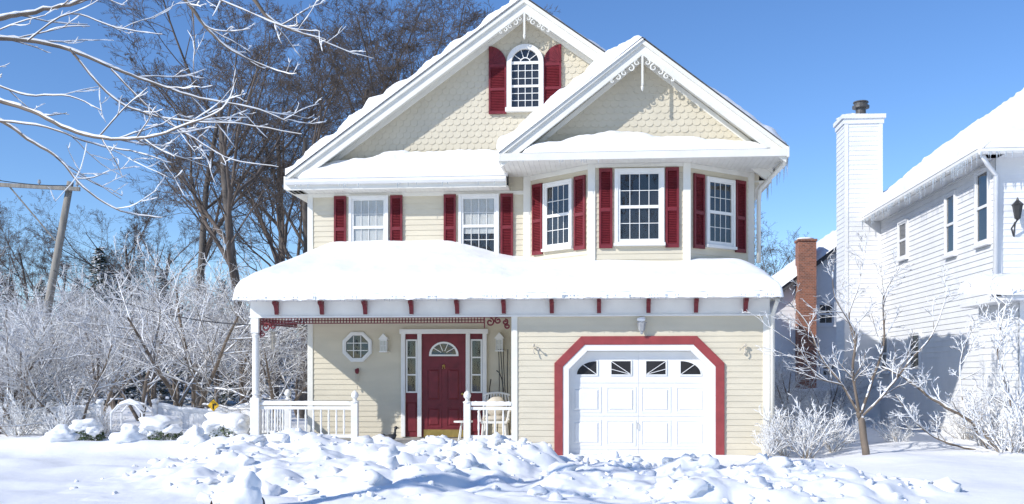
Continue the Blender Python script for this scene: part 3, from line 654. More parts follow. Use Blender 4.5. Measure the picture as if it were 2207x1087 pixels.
for i in range(560):
    cx,cy,sx,sy,a_=rng.choice(mounds); x=rng.gauss(cx,sx*.65); y=rng.gauss(cy-.2,sy*.6)
    if y>-1.6: continue
    r=rng.uniform(.015,.05)*(2.8 if rng.random()<.2 else 1)
    m.blob((x,y,height(x,y)+r*.05),(r*rng.uniform(.8,1.5),r*rng.uniform(.8,1.4),r*rng.uniform(.6,1.0)),nz=.55,seed=i,sub=2)
m.make('snow_chunks',[SNOWG],None,'loose lumps of shovelled snow on the bank','snow',kind='stuff',smooth=True)
# ============================================================ TREES
def tubes(brs,k,snow=0,rng=None):
    groups={}
    for p,r in brs: groups.setdefault(len(p),[]).append((p,r))
    VV=[];QQ=[];off=0
    for n,gr in groups.items():
        P=np.array([[tuple(q) for q in p] for p,r in gr]); Rr=np.array([r for p,r in gr]); B=len(gr)
        if snow:
            nr=np.random.RandomState(1).uniform(.6,1.4,Rr.shape); nr[:,0]=.6; nr[:,-1]=.5
            P=P.copy(); P[:,:,2]+=Rr*.6+snow*.6; Rr=(Rr*.62+snow)*nr
        T=np.gradient(P,axis=1); T/=np.linalg.norm(T,axis=2,keepdims=True)+1e-9
        mt=T.mean(1); ref=np.where(np.abs(mt[:,2:3])>.75,np.array([[1.,0,0]]),np.array([[0,0,1.]]))[:,None,:]
        N1=np.cross(T,np.broadcast_to(ref,T.shape)); N1/=np.linalg.norm(N1,axis=2,keepdims=True)+1e-9; N2=np.cross(T,N1)
        an=np.arange(k)*2*np.pi/k
        v=P[:,:,None,:]+Rr[:,:,None,None]*(np.cos(an)[None,None,:,None]*N1[:,:,None,:]+np.sin(an)[None,None,:,None]*N2[:,:,None,:])
        idx=np.arange(B*n*k).reshape(B,n,k)+off; nxt=np.roll(idx,-1,axis=2)
        q=np.stack([idx[:,:-1],nxt[:,:-1],nxt[:,1:],idx[:,1:]],-1).reshape(-1,4)
        VV.append(v.reshape(-1,3)); QQ.append(q); off+=B*n*k
    return np.concatenate(VV),np.concatenate(QQ)
def grow(rng,p,d,L,r,lev,P,out):
    n=P['n'][lev]; pts=[p.copy()]; rad=[r]; step=L/(n-1); w=P['wander'][lev]
    tips=P['tip'][lev]
    for i in range(1,n):
        d=(d+Vector((rng.gauss(0,w),rng.gauss(0,w),rng.gauss(0,w)+P['up'][lev]))).normalized()
        p=p+d*step; pts.append(p.copy()); rad.append(r*(1-(1-tips)*i/(n-1)))
    out[lev].append((pts,rad))
    if lev+1<len(P['n']):
        c=P['cnt'][lev]; c=max(1,int(round(c*rng.uniform(.8,1.2))))
        for k in range(c):
            t=P['t0'][lev]+(1-P['t0'][lev])*(k+rng.random())/c; f=t*(n-1); i=min(n-2,int(f)); q=pts[i].lerp(pts[i+1],f-i)
            tg=(pts[i+1]-pts[i]).normalized(); ax=tg.cross(Vector((rng.gauss(0,1),rng.gauss(0,1),rng.gauss(0,1)))).normalized()
            an=R(rng.gauss(P['ang'][lev],9)); nd=Matrix.Rotation(an,3,ax)@tg
            if nd.z<-.15 and not P.get('droop'): nd.z*=-.5
            rr=max(P['rmin'],(rad[i]*(1-(f-i))+rad[i+1]*(f-i))*P['rr'][lev]*rng.uniform(.8,1.1))
            grow(rng,q,nd,L*P['lr'][lev]*rng.uniform(.7,1.2)*(1.15-.55*t),rr,lev+1,P,out)
BIG=dict(n=[9,8,6,5,4,3],wander=[.05,.12,.15,.18,.2,.2],up=[.03,.08,.06,.04,.02,.0],tip=[.35,.28,.25,.3,.4,.6],cnt=[7,7,7,6,5],t0=[.25,.25,.22,.2,.2],ang=[33,38,42,45,45],rmin=.0062,rr=[.60,.57,.55,.52,.6],lr=[.68,.54,.5,.5,.5])
SML=dict(n=[6,6,5,4],wander=[.12,.15,.18,.2],up=[.03,.03,.02,.0],tip=[.4,.3,.35,.5],cnt=[9,8,7],t0=[.25,.15,.12],ang=[48,45,45],rmin=.0055,rr=[.6,.55,.55],lr=[.75,.5,.48])
def build_tree(name,P,L,r,seed,mats,snow=0,multi=1,k=3,label='',cat='tree',group=None,spread=.5):
    rng=random.Random(seed); out=[[] for _ in P['n']]
    for s in range(multi):
        d=Vector((rng.gauss(0,spread if multi>1 else .04),rng.gauss(0,spread if multi>1 else .04),1)).normalized()
        grow(rng,Vector((rng.gauss(0,.03),rng.gauss(0,.03),-.1)),d,L*rng.uniform(.8,1.1),r,0,P,out)
    o=empty(name,(0,0,0),label,cat,group)
    V,Q=tubes(out[0],8); mi=np.zeros(len(Q))
    if snow: V2,Q2=tubes(out[0],6,snow); Q2=Q2+len(V); V=np.concatenate([V,V2]); mi=np.concatenate([mi,np.ones(len(Q2))]); Q=np.concatenate([Q,Q2])
    npmesh('trunk',V,Q,mi,[mats[0],SNOW],o)
    Vs=[];Qs=[];ms=[];off=0
    for lv in range(1,len(out)):
        kk=5 if lv==1 else k
        V,Q=tubes(out[lv],kk); Vs.append(V);Qs.append(Q+off);off+=len(V); ms.append(np.zeros(len(Q)))
        if snow and lv<3:
            V,Q=tubes(out[lv],max(3,kk-1),snow); Vs.append(V);Qs.append(Q+off);off+=len(V); ms.append(np.ones(len(Q)))
    npmesh('crown',np.concatenate(Vs),np.concatenate(Qs),np.concatenate(ms),[mats[1],SNOW],o)
    return o
def place(o,x,y,z,rot,sc,label=None):
    o.location=(x,y,z); o.rotation_euler=(0,0,rot); o.scale=(sc,sc,sc) if isinstance(sc,(int,float)) else sc
    if label:o['label']=label
def copyt(src,*a,**k):
    c=src.copy(); COL.objects.link(c); place(c,*a,**k)
    for ch in src.children:
        q=ch.copy(); q.parent=c; COL.objects.link(q)
    return c
tall=[build_tree('tree',BIG,11,.2,s,[BARK,BARKL],0,1,3,'tall leafless grey-brown tree with an open spreading crown','tree','tall bare trees') for s in (11,27,40)]
sn=[build_tree('tree',SML,3.6,.055,s,[BARKS,TWSNOW],.0045,3,3,'small leafless tree with snow-laden branches in the garden','tree','snow-laden small trees',.28) for s in (3,9)]
shr=build_tree('shrub',dict(n=[6,5,4],wander=[.1,.16,.2],up=[.03,.03,.0],tip=[.4,.4,.5],cnt=[6,4],t0=[.2,.15],ang=[28,36],rmin=.0035,rr=[.6,.6],lr=[.45,.5]),1.0,.009,5,[SHRUBM,SHRUBM],.005,18,3,'leafless shrub of upright shoots coated with snow','shrub','snow-coated shrubs',.40)
def at(px,Y): return X(px,Y)
T=[(0,535,13,.4,1.05),(1,650,15,2.1,1.1),(2,430,18,1.2,.98),(0,835,22,3.6,1.25),(2,900,26,5.2,1.15),(0,285,36,2.6,.85),(1,180,34,.7,.72),(2,60,30,4.1,.66),(1,-40,26,2.0,.72),(2,745,22,1.7,1.15),(1,350,40,3.3,1.0),(1,1665,36,2.3,.76),(0,1630,40,.9,.76),(0,120,44,5.5,.8),(1,1712,44,4.0,.70),(0,590,24,2.9,1.15)]
for i,(k,px,Y,rot,s) in enumerate(T):
    a_=(at(px,Y),Y,0,rot,s)
    if i<3: place(tall[k],*a_)
    else: copyt(tall[k],*a_)
for x,y,r_,s in ((-14,-42,.5,1.45),(-7,-40,2.5,1.5),(0,-43,4,1.5),(6,-40,1,1.45),(12,-44,1.7,1.5),(20,-42,3.0,1.4),(-24,-45,3,1.5)): copyt(tall[1],x,y,0,r_,s)
S=[(0,415,6,.3,1.22),(1,90,4.5,1.4,.85),(0,-10,3,2.2,.95),(1,215,9,3.0,1.0),(0,300,12,4.0,1.15),(1,520,10,5.0,1.05),(0,600,10,.9,1.0),(1,5,10,1.9,1.1),(0,140,15,2.9,1.15),(1,380,19,4.4,1.35),(0,250,22,5.9,1.4),(1,560,19,2.2,1.35),(0,160,2.8,4.9,.7),(0,640,16,3.4,1.1),(1,330,27,1.1,1.5),(0,40,24,3.7,1.5),(1,1700,9,1.2,.5),(0,1790,10.5,3.0,.5),(1,45,2.5,.7,.65),(1,460,14,.2,1.1)]
for i,(k,px,Y,rot,s) in enumerate(S):
    a_=(at(px,Y),Y,0,rot,s)
    if i<2: place(sn[k],*a_)
    else: copyt(sn[k],*a_)
U=[(1690,-.2,0,.85),(1740,-.5,1.2,.95),(1795,.2,2.4,.8),(512,3.5,.8,.6),(40,2.4,2.0,1.0),(130,2.0,3.9,.9),(2190,-.9,1.1,1.3),(2120,1.0,2.7,1.1),(2085,3.2,.5,.9),(1690,6,2.2,.9),(1760,5,4.1,1.0),(1935,2.0,5.0,.7),(225,2.6,1.4,.7),(1655,-.6,3.3,.6)]
for i,(px,Y,rot,s) in enumerate(U):
    a_=(at(px,Y),Y,.05,rot,s)
    if i==0: place(shr,*a_)
    else: copyt(shr,*a_)
p0=W(1866,978,-1.0)
def branch_tree(name,mains,Yj,subs,label,seed,mats,snow,base,trunkidx=(0,),k=4):
    rng=random.Random(seed); out=[[],[],[],[]]
    for ix,(pl,r0,r1) in enumerate(mains):
        pts=[]
        for i in range(len(pl)-1):
            for q in range(5):
                t=q/5
                a0=pl[max(i-1,0)];a1=pl[i];a2=pl[i+1];a3=pl[min(i+2,len(pl)-1)]
                pts.append(.5*((2*a1)+(a2-a0)*t+(2*a0-5*a1+4*a2-a3)*t*t+(3*a1-a0-3*a2+a3)*t**3))
        pts.append(pl[-1]); n=len(pts); pts=[q+Vector((0,0,rng.uniform(-1,1)*r1*1.2)) for q in pts]
        rad=[r0+(r1-r0)*i/(n-1) for i in range(n)]
        out[0].append((pts,rad)) if ix in trunkidx else out[1].append((pts,rad))
        if ix in trunkidx and subs.get('notrunk'): continue
        for c in range(int(subs['per']*sum((pts[i+1]-pts[i]).length for i in range(n-1)))):
            f=rng.uniform(.12,1)*(n-1); i=min(n-2,int(f)); q=pts[i].lerp(pts[i+1],f-i); tg=(pts[i+1]-pts[i]).normalized()
            ax=tg.cross(Vector((rng.gauss(0,1),rng.gauss(0,1),rng.gauss(0,1)))).normalized(); nd=Matrix.Rotation(R(rng.gauss(38,12)),3,ax)@tg
            o2=[[],[],[]]; grow(rng,q,nd,subs['L']*rng.uniform(.4,1.3),max(min(rad[i]*.5,subs['rx']),subs['r']),0,subs['P'],o2)
            for l in o2: out[2]+=l
    o=empty(name,base,label,'tree')
    for nm,ls,kk,mt in (('trunk',out[0],10,mats[0]),('crown',out[1]+out[2],k,mats[1])):
        V,Q=tubes(ls,kk); V2,Q2=tubes(ls,kk,snow); mi=np.concatenate([np.zeros(len(Q)),np.ones(len(Q2))])
        ob=npmesh(nm,np.concatenate([V,V2]),np.concatenate([Q,Q2+len(V)]),mi,[mt,SNOW],o); ob.location=-Vector(base)
    return o
def PW(l,Y,dy=0): return [W(x,y,Y+dy*i) for i,(x,y) in enumerate(l)]
TW=dict(n=[5,4,3],wander=[.13,.18,.2],up=[.05,.02,0],tip=[.4,.5,.5],cnt=[4,3],t0=[.25,.2],ang=[38,40],rmin=.0035,rr=[.6,.7],lr=[.55,.5])
mains=[(PW([(1868,985),(1860,930),(1852,890)],-1),.07,.055),
 (PW([(1852,892),(1815,830),(1770,770),(1740,700),(1700,650)],-1,.15),.028,.008),
 (PW([(1852,892),(1838,800),(1842,720),(1800,640),(1795,580)],-1,-.1),.03,.006),
 (PW([(1856,892),(1880,820),(1905,740),(1905,640),(1940,575)],-1,.1),.03,.006),
 (PW([(1856,900),(1905,850),(1960,780),(2010,720),(2040,640)],-1,-.15),.026,.006),
 (PW([(1842,740),(1830,680),(1850,620),(1860,560)],-1,.15),.016,.005),
 (PW([(1815,830),(1760,810),(1720,750),(1680,720)],-.9,-.1),.015,.005)]
branch_tree('tree',mains,0,dict(per=4.5,L=.65,r=.0045,rx=.012,P=TW,notrunk=True),'small leafless garden tree dusted with snow beside the driveway',4,[BARKS,BARKS],.003,(p0.x,-1,.1))
mains=[(PW([(2160,985),(2120,930),(2080,900),(2010,860),(1950,815),(1900,790)],-.3,.1),.05,.012),
 (PW([(2150,975),(2060,960),(1990,925),(1930,850)],-.2,.2),.03,.01),(PW([(2130,970),(2080,880),(2070,780),(2100,700)],0,.2),.022,.008),(PW([(2170,980),(2180,880),(2150,760),(2170,650)],-.5,0),.028,.008)]
b=W(2160,985,-.3)
branch_tree('tree',mains,0,dict(per=6,L=.6,r=.0045,rx=.012,P=TW),'leaning snow-laden garden tree beside the white house',14,[BARKS,BARKS],.006,(b.x,b.y,.1))
Y0=-11
TWF=dict(n=[8,5,4],wander=[.09,.14,.2],up=[.02,.03,0],tip=[.45,.5,.5],cnt=[2,1],t0=[.3,.3],ang=[32,38],rmin=.0026,rr=[.7,.8],lr=[.4,.4])
tb=W(-420,1200,Y0)
mains=[([Vector((tb.x,Y0,-.1)),W(-410,700,Y0),W(-380,350,Y0),W(-330,60,Y0),W(-300,-350,Y0)],.17,.07),
 (PW([(-350,190),(-150,110),(-10,45),(60,28),(150,10),(260,-25)],Y0,.1),.040,.011),
 (PW([(-360,260),(-150,80),(-20,82),(60,88),(150,108),(250,150),(330,180),(430,212),(540,232),(620,262)],Y0,.1),.030,.0035),
 (PW([(-360,300),(-150,180),(-10,215),(70,240),(150,280),(240,300),(330,295),(400,270),(480,235),(510,170)],Y0,-.05),.027,.0035),
 (PW([(-365,340),(-150,220),(-10,255),(60,300),(130,345),(180,405),(260,455),(350,470)],Y0,.05),.023,.0035),
 (PW([(-340,60),(-100,-200),(200,-160),(380,-20),(440,55),(500,110),(590,150)],Y0,.1),.04,.0035),
 (PW([(-340,40),(0,-260),(350,-160),(520,-30),(580,40),(640,70),(700,85)],Y0,.05),.04,.0035),
 (PW([(150,105),(230,200),(300,240),(400,262),(520,268),(650,290)],Y0+.3,.04),.012,.0035),
 (PW([(240,150),(330,240),(420,300),(500,345),(600,360)],Y0+.3,.04),.009,.003),
 (PW([(60,88),(150,30),(250,60),(350,75)],Y0-.2,.04),.008,.003),(PW([(-10,260),(100,275),(200,310),(300,330),(370,352)],Y0-.1,.0),.010,.0035),
 (PW([(-20,180),(60,205),(150,208),(220,240)],Y0-.3,.0),.009,.0035),(PW([(430,-20),(520,20),(620,60),(690,68)],Y0-.1,.0),.007,.003)]
branch_tree('tree',mains,0,dict(per=2.5,L=.55,r=.0034,rx=.007,P=TWF,notrunk=True),'street tree with long bare branches carrying a line of snow',21,[BARKS,BARKS],.0034,(tb.x,Y0,0),k=5)
def conifer(seed):
    rng=random.Random(seed); o=empty('fir_tree',(0,0,0),'dark green fir with snow caught on its boughs','tree','snow-dusted firs')
    m=MB(); m.tube([(0,0,-.1),(0,0,3),(0,0,7)],[.16,.1,.02],8); m.make('trunk',[BARK],o,origin=(0,0,0))
    m=MB(); z=.6
    while z<7:
        rr=(7.1-z)*.34; n=11
        for k in range(n):
            a=rng.uniform(0,6.28); L=rr*rng.uniform(.7,1.1)
            for s in range(int(5+L*12)):
                t=rng.uniform(.15,1); c=Vector((math.cos(a)*L*t,math.sin(a)*L*t,z-.28*L*t+rng.uniform(-.06,.06))); b=a+rng.uniform(-1.1,1.1); w=rng.uniform(.1,.22)
                d=Vector((math.cos(b),math.sin(b),rng.uniform(-.5,.1)))*w; sd=Vector((-math.sin(b),math.cos(b),rng.uniform(-.4,.4)))*w*.3
                m.add([c-sd*.6,c+d*.6-sd,c+d*1.3,c+d*.6+sd,c+sd*.6],[[0,1,2,3,4]])
        z+=.17
    m.make('crown',[GREEN],o,origin=(0,0,0)); return o
cf=conifer(2)
for i,(px,Y,rot,s) in enumerate([(215,30,0,1.15),(255,33,1,1.0),(165,28,2,.9),(430,34,3,1.05),(480,30,4,.9),(520,28,2.2,.8),(90,36,5,1.0),(350,38,.6,1.1),(20,34,2,1.0),(300,29,4,.85),(590,33,1,1.0)]):
    if i==0: place(cf,at(px,Y),Y,0,rot,s)
    else: copyt(cf,at(px,Y),Y,0,rot,s)
rng=random.Random(77); brs=[]
for i in range(420):
    x=rng.uniform(-75,60); y=rng.uniform(62,95); h=rng.uniform(5,9.5); p=Vector((x,y,0))
    brs.append(([p,p+Vector((rng.gauss(0,.3),0,h*.6)),p+Vector((rng.gauss(0,.6),0,h))],[.16,.09,.02]))
    for k in range(34):
        t=rng.uniform(.2,1); q=p+Vector((0,0,h*t)); L=rng.uniform(.8,2.6)*(1.25-t*.7); a=rng.uniform(0,6.28)
        e=q+Vector((math.cos(a)*L*.7,math.sin(a)*L*.5,L*.75)); brs.append(([q,(q+e)/2+Vector((0,0,-.1)),e],[.05,.035,.015]))
V,Q=tubes(brs,3); o=npmesh('far_wood',V,Q,np.zeros(len(Q)),[WOODT]); tag(o,'far-off leafless wood dusted with snow','wood',kind='stuff')
def ball(px,py,Y,s,lab):
    c=W(px,py,Y); c.z=.12; o=empty('shrub',c,lab,'shrub')
    m=MB(); rng=random.Random(px)
    for i in range(1100):
        d=Vector((rng.gauss(0,1),rng.gauss(0,1),abs(rng.gauss(0,1)))).normalized()*rng.uniform(.33,.47)*s; q=c+Vector((d.x,d.y,d.z*.95)); w=.035
        a=Vector((rng.gauss(0,1),rng.gauss(0,1),rng.gauss(0,1))).normalized()*w; b_=a.cross(Vector((rng.gauss(0,1),rng.gauss(0,1),1))).normalized()*w*.5
        m.add([q-a,q+b_,q+a,q-b_],[[0,1,2,3]])
    m.make('foliage',[LEAF],o)
    m=MB(); m.blob(c+Vector((-.05,0,.36))*s,(.42*s,.42*s,.2*s),nz=.4,seed=px,sub=3); m.blob(c+Vector((-.28,-.12,.2))*s,(.22*s,.28*s,.2*s),nz=.4,seed=px+3,sub=3); m.blob(c+Vector((.25,-.2,.26))*s,(.2*s,.2*s,.13*s),nz=.4,seed=px+5,sub=3); m.make('snow_cap',[SNOW],o,smooth=True)
ball(352,945,1.5,1.0,'rounded evergreen shrub under a thick cap of snow'); ball(495,940,1.8,1.1,'snow-smothered evergreen bush near the porch'); ball(190,950,1.6,.8,'low evergreen bush buried in snow by the garden arch')
# ============================================================ FENCES
def fence(pxs,Y,zt,zb,scal,label,pz=.12):
    xa,xb=X(pxs[0],Y),X(pxs[1],Y); o=empty('fence',((xa+xb)/2,Y,0),label,'fence')
    m=MB(); n=max(1,int(round((xb-xa)/2.2))); s=MB()
    for i in range(n+1):
        x=xa+(xb-xa)*i/n; m.box(x-.06,x+.06,Y-.06,Y+.06,-.1,zt+pz); m.frus(Fr((x,Y,zt+pz),(1,0,0),(0,1,0)),-.075,.075,0,.03,-.075,.075,0)
        s.blob((x,Y,zt+pz+.05),(.10,.10,.07),seed=i)
    m.make('post',[NWHITE],o); m=MB()
    for i in range(n):
        l=xa+(xb-xa)*i/n+.06; r=xa+(xb-xa)*(i+1)/n-.06; k=int((r-l)/.13); tops=[]
        for j in range(k):
            a=l+(r-l)*j/k; t=(j+.5)/k; z=zt-scal*math.sin(math.pi*t); m.box(a+.002,a+(r-l)/k-.002,Y-.012,Y+.012,zb,z-.04); tops.append((a+(r-l)/k/2,z))
        m.tube([(l,Y,zt-.02)]+[(x,Y,z-.02) for x,z in tops]+[(r,Y,zt-.02)],.035,6); m.box(l,r,Y-.03,Y+.03,zb,zb+.1)
        s.tube([(l,Y,zt+.03)]+[(x,Y,z+.03+.015*math.sin(x*9)) for x,z in tops]+[(r,Y,zt+.03)],[.03]+[.05]*len(tops)+[.03],8)
    m.make('panel',[NWHITE],o); s.make('snow_cap',[SNOW],o,smooth=True)
fence((335,545),5,.78,0,.15,'white vinyl fence with scooped top and a ridge of snow',.05)
fence((-60,215),3,.82,0,.12,'white vinyl fence half buried beside snowy shrubs',.05)
fence((1640,1850),11.5,1.05,0,.0,'white vinyl fence with snow cap behind the garden shrubs')
for i,px in enumerate((130,275,420)):
    c=W(px,960,-.35); z=height(c.x,-.35); m=MB(); m.box(c.x-.08,c.x+.08,-.43,-.27,-.05,z+.14)
    o=m.make('garden_post',[NWHITE],None,'low white garden post buried under a mound of snow','post','low posts along the garden edge',bev=.01)
    s=MB(); s.blob((c.x,-.35,z+.02),(.34,.3,.16),nz=.3,seed=i+2,sub=3); s.blob((c.x+.03,-.36,z+.14),(.17,.16,.16),nz=.3,seed=i+9,sub=3)
    s.make('snow_cap',[SNOW],o,smooth=True)
c=W(284,945,2.2); c.z=0; o=empty('garden_arbor',c,'small white metal garden arch frosted with snow','arbor')
m=MB()
for y in (-.25,.25):
    for s_ in (-.36,.36): m.tube([c+Vector((s_,y,0)),c+Vector((s_,y,.7))],.022,8)
    m.tube([c+Vector((-.36,y,.7)),c+Vector((-.2,y,.88)),c+Vector((0,y,.94)),c+Vector((.2,y,.88)),c+Vector((.36,y,.7))],.022,8)
for a,z in ((-.36,.7),(-.2,.88),(0,.94),(.2,.88),(.36,.7),(-.36,.3),(.36,.3)): m.tube([c+Vector((a,-.25,z)),c+Vector((a,.25,z))],.018,6)
m.make('arch_frame',[NWHITE],o)
m=MB(); m.tube([c+Vector((-.34,-.1,.75)),c+Vector((-.2,-.1,.90)),c+Vector((0,-.1,.97)),c+Vector((.2,-.1,.90)),c+Vector((.34,-.1,.75))],[.03,.05,.06,.05,.03],8); m.make('snow_cap',[SNOW],o,smooth=True)
# ============================================================ UTILITY POLE, WIRES, SIGN
Yp=9; top=W(152,392,Yp); bot=W(55,880,Yp); bot.z=-.1
o=empty('utility_pole',bot,'leaning weathered wooden utility pole with a crossarm','utility pole')
m=MB(); m.tube([bot,bot.lerp(top,.5),top],[.135,.12,.095],12); m.make('pole',[GRAYW],o,smooth=True)
m=MB(); ca=W(172,408,Yp-.15); cb=W(-120,392,Yp-.6); m.bar(ca,cb,.10,0,.11); m.make('crossarm',[GRAYW],o)
m=MB(); m.bar(W(20,402,Yp-.35),W(120,520,Yp),.04,0,.04); m.make('brace',[GRAYW],o)
m=MB(); 
for t in (.02,.3,.6): q=ca.lerp(cb,t); m.lathe(q+Vector((0,0,.05)),[(0,.02),(.05,.02),(.06,.05),(.1,.05),(.12,.03),(.16,.04)],8)
m.make('insulator',[METAL],o)
def wire(p,q,sag,r=.012):
    p=Vector(p);q=Vector(q); m=MB(); m.tube([p.lerp(q,t/16)+Vector((0,0,-sag*4*(t/16)*(1-t/16))) for t in range(17)],r,5); m.make('power_line',[BLACK],None,'thin overhead cable strung from the utility pole','cable','overhead cables',smooth=True)
wire(W(120,530,Yp),W(660,745,16),.4,.014); wire(W(110,580,Yp),W(640,700,2.5),.5,.014); wire(W(150,400,Yp),W(-300,300,2),.3); wire(W(95,640,Yp),W(700,860,20),.2,.012); wire(W(95,640,Yp),W(-300,560,2),.2,.012)
YS=4.6; c=W(460,872,YS); c.z=0; zz=Z(460,874,YS); o=empty('road_sign',c,'yellow diamond warning sign with a black arrow','road sign')
m=MB(); m.tube([(c.x,YS+.04,0),(c.x,YS+.04,zz+.12)],.02,8); m.make('post',[METAL],o)
m=MB(); fr=FY(YS); h_=.15; m.poly(fr,[(c.x-h_,zz),(c.x,zz-h_),(c.x+h_,zz),(c.x,zz+h_)],-.01,.01); 
m.make('sign_plate',[YEL],o); m=MB(); m.fbox(fr,c.x-.018,c.x+.018,zz-.09,zz+.01,.012,.018); m.fbox(fr,c.x-.018,c.x+.04,zz+.01,zz+.04,.012,.018); m.poly(fr,[(c.x+.04,zz-.012),(c.x+.09,zz+.025),(c.x+.04,zz+.06)],.012,.018); m.make('arrow',[BLACK],o)
# ============================================================ MAILBOX
Ym=-13.6; c=W(470,1090,Ym); bx=c.x; bz=c.z; o=empty('mailbox',(bx,Ym,0),'dark curbside mailbox heaped with snow','mailbox')
nn=Vector((-.75,-.66,0)); fr=Fr((bx,Ym,bz),(-nn.y,nn.x,0),nn)
pr=[(-.055,-.14),(.055,-.14)]+[(.055*math.cos(a),-.02+.055*math.sin(a)) for a in [math.pi*i/10 for i in range(11)]]
m=MB(); m.poly(fr,pr,-.3,.02); m.make('box',[BLACK],o,bev=.004)
m=MB(); m.ring(fr,[(x*1.1,z*1.05) for x,z in pr],[(x*.86,z*.9) for x,z in pr],.02,.035); m.make('door',[WOODB],o)
m=MB(); m.box(bx+.06,bx+.15,Ym+.06,Ym+.15,-.1,bz-.14); m.make('post',[GRAYW],o,bev=.005)
m=MB(); m.blob((bx+.185,Ym+.02,bz+.13),(.085,.10,.095),nz=.12,seed=3,sub=4); m.blob((bx+.16,Ym+.0,bz+.0),(.135,.12,.17),nz=.12,seed=8,sub=4); m.blob((bx+.06,Ym+.0,bz+.045),(.10,.08,.05),nz=.2,seed=5,sub=3); m.make('snow_cap',[SNOW],o,smooth=True)
# ============================================================ NEIGHBOUR HOUSE
nb=empty('house',(12,6,0),'white clapboard house with snow-covered roof and tall chimney','house')
NY=2.05; NE=NY-.4
m=MB(); NX=8.2; m.box(NX+.005,17,NY,11.6,-.2,6.15)
NW_=Fr((NX,11.6,0),(0,-1,0),(-1,0,0)); siding(m,NW_,0,11.6-NY,-.1,6.15,e=.13,t=.02); NF=FY(NY); siding(m,NF,NX,17,-.1,6.15,e=.13)
m.fbox(NW_,11.6-NY-.12,11.6-NY+.02,0,6.15,0,.03); m.fbox(NF,NX-.03,NX+.1,0,6.15,0,.03)
m.box(7.85,12,.0,NY-.02,-.2,2.95); siding(m,FY(-.005),7.85,12,-.1,2.95,e=.13); siding(m,Fr((7.845,NY,0),(0,-1,0),(-1,0,0)),0,NY,-.1,2.95,e=.13)
m.make('wall',[NWHITE],nb)
m=MB(); ex=7.8; RX,RZ=11.0,8.75; hy=5.0
vs=[(ex,NE,6.15),(17.4,NE,6.15),(17.4,11.9,6.15),(ex,11.9,6.15),(RX,hy,RZ),(14.2,hy,RZ),(14.2,11.9,RZ),(RX,11.9,RZ)]
m.add(vs,[[0,1,5,4],[0,4,7,3],[4,5,6,7],[1,2,6,5],[3,7,6,2],[0,3,2,1]]); m.make('roof',[ROOF],nb)
m=MB(); m.box(7.45,12.2,-.45,NY-.02,2.95,3.05); m.make('porch_roof',[NWHITE],nb,bev=.01)
gutter((7.78,11.9,6.06),(7.78,NE-.05,6.06),nb); gutter((7.7,NE-.03,6.06),(17.3,NE-.03,6.06),nb)
m=MB(); m.box(ex+.02,NX,NE,11.8,6.07,6.10); m.box(ex,17.3,NE+.02,NY,6.07,6.10); m.make('eave',[NWHITE],nb)
sv=Vector((RX-ex,0,RZ-6.15)).normalized(); nv=Vector((-sv.z,0,sv.x))
def hips(u,v):
    y0_=NE+(hy-NE)*u; return Vector((ex-.08+(RX-ex+.08)*u,y0_-.05+(11.95-y0_)*v,6.17+(RZ-6.15)*u))
slab('roof_snow',hips,nv,4.2,10,.22,nb,11,.12,nz=.4,edge=.2)
def hipf(u,v):
    l=ex-.05+(RX-ex)*v; r=17.4-(17.4-14.2)*v; return Vector((l+(r-l)*u,NE-.05+(hy-NE)*v,6.17+(RZ-6.15)*v))
slab('roof_snow',hipf,(0,-.65,.75),9,4,.24,nb,12,.15,nz=.4,edge=.2)
slab('porch_roof_snow',lambda u,v:Vector((7.38+4.85*u,-.52+(NY+.45)*v,3.05+.22*v)),(0,0,1),4.85,2.4,.36,nb,13,.08,nz=.3,edge=.4,edges=(1,1,1,0))
m=MB(); cx0,cx1,cy0,cy1=7.16,8.24,10.9,11.9
m.box(cx0,cx1,cy0,cy1,-.1,9.1); siding(m,FY(cy0-.002),cx0,cx1,-.1,9.05,e=.14,t=.014); siding(m,Fr((cx0-.002,cy1,0),(0,-1,0),(-1,0,0)),0,cy1-cy0,-.1,9.05,e=.14,t=.014)
m.box(cx0-.09,cx1+.09,cy0-.09,cy1+.09,9.1,9.22); m.box(cx0-.045,cx1+.045,cy0-.045,cy1+.045,8.95,9.1)
m.fbox(FY(cy0),cx0-.01,cx0+.1,0,9,0,.03); m.fbox(FY(cy0),cx1-.1,cx1+.01,0,9,0,.03)
co=m.make('chimney',[NWHITE],nb)
m=MB(); m.lathe(((cx0+cx1)/2+.05,11.4,9.22),[(0,.2),(.12,.2),(.13,.15),(.3,.15),(.31,.25),(.38,.25),(.39,.2),(.46,.2),(.47,.23),(.51,.21)],16); m.make('flue_cap',[DMETAL],co)
m=MB(); m.blob(((cx0+cx1)/2,11.4,9.24),(.58,.5,.05),nz=.3,sub=3); m.make('snow_cap',[SNOW],co,smooth=True)
def nwin(p0,p1,q0,q1,cas=.05):
    ya,za=WX(p0,(q0),NX); yb,zb_=WX(p1,q0,NX); pm_=(p0+p1)/2; zt=WX(pm_,q0,NX)[1]; zb2=WX(pm_,q1,NX)[1]
    window(NW_,11.6-ya,11.6-yb,zb2,zt,1,1,1,nb,casing=cas,mat=NWHITE)
nwin(2109,2135,370,524); nwin(2043,2062,420,548); nwin(1941,1958,480,556); nwin(1903,1917,725,800); nwin(1965,1986,720,800)
m=MB(); m.tube([(7.75,NE,6.1),(7.9,NE+.1,5.9),(8.15,NY-.1,5.7),(8.14,NY-.03,.3)],.05,8); m.make('downspout',[NWHITE],nb,smooth=True)
rng=random.Random(6); m=MB()
for i in range(110): ici(7.66,rng.uniform(NE,11.8),6.08,rng.uniform(.05,.35))
for i in range(25): ici(rng.uniform(7.6,10),NE-.15,6.08,rng.uniform(.05,.2))
m.make('icicles',[ICE],nb,kind='stuff')
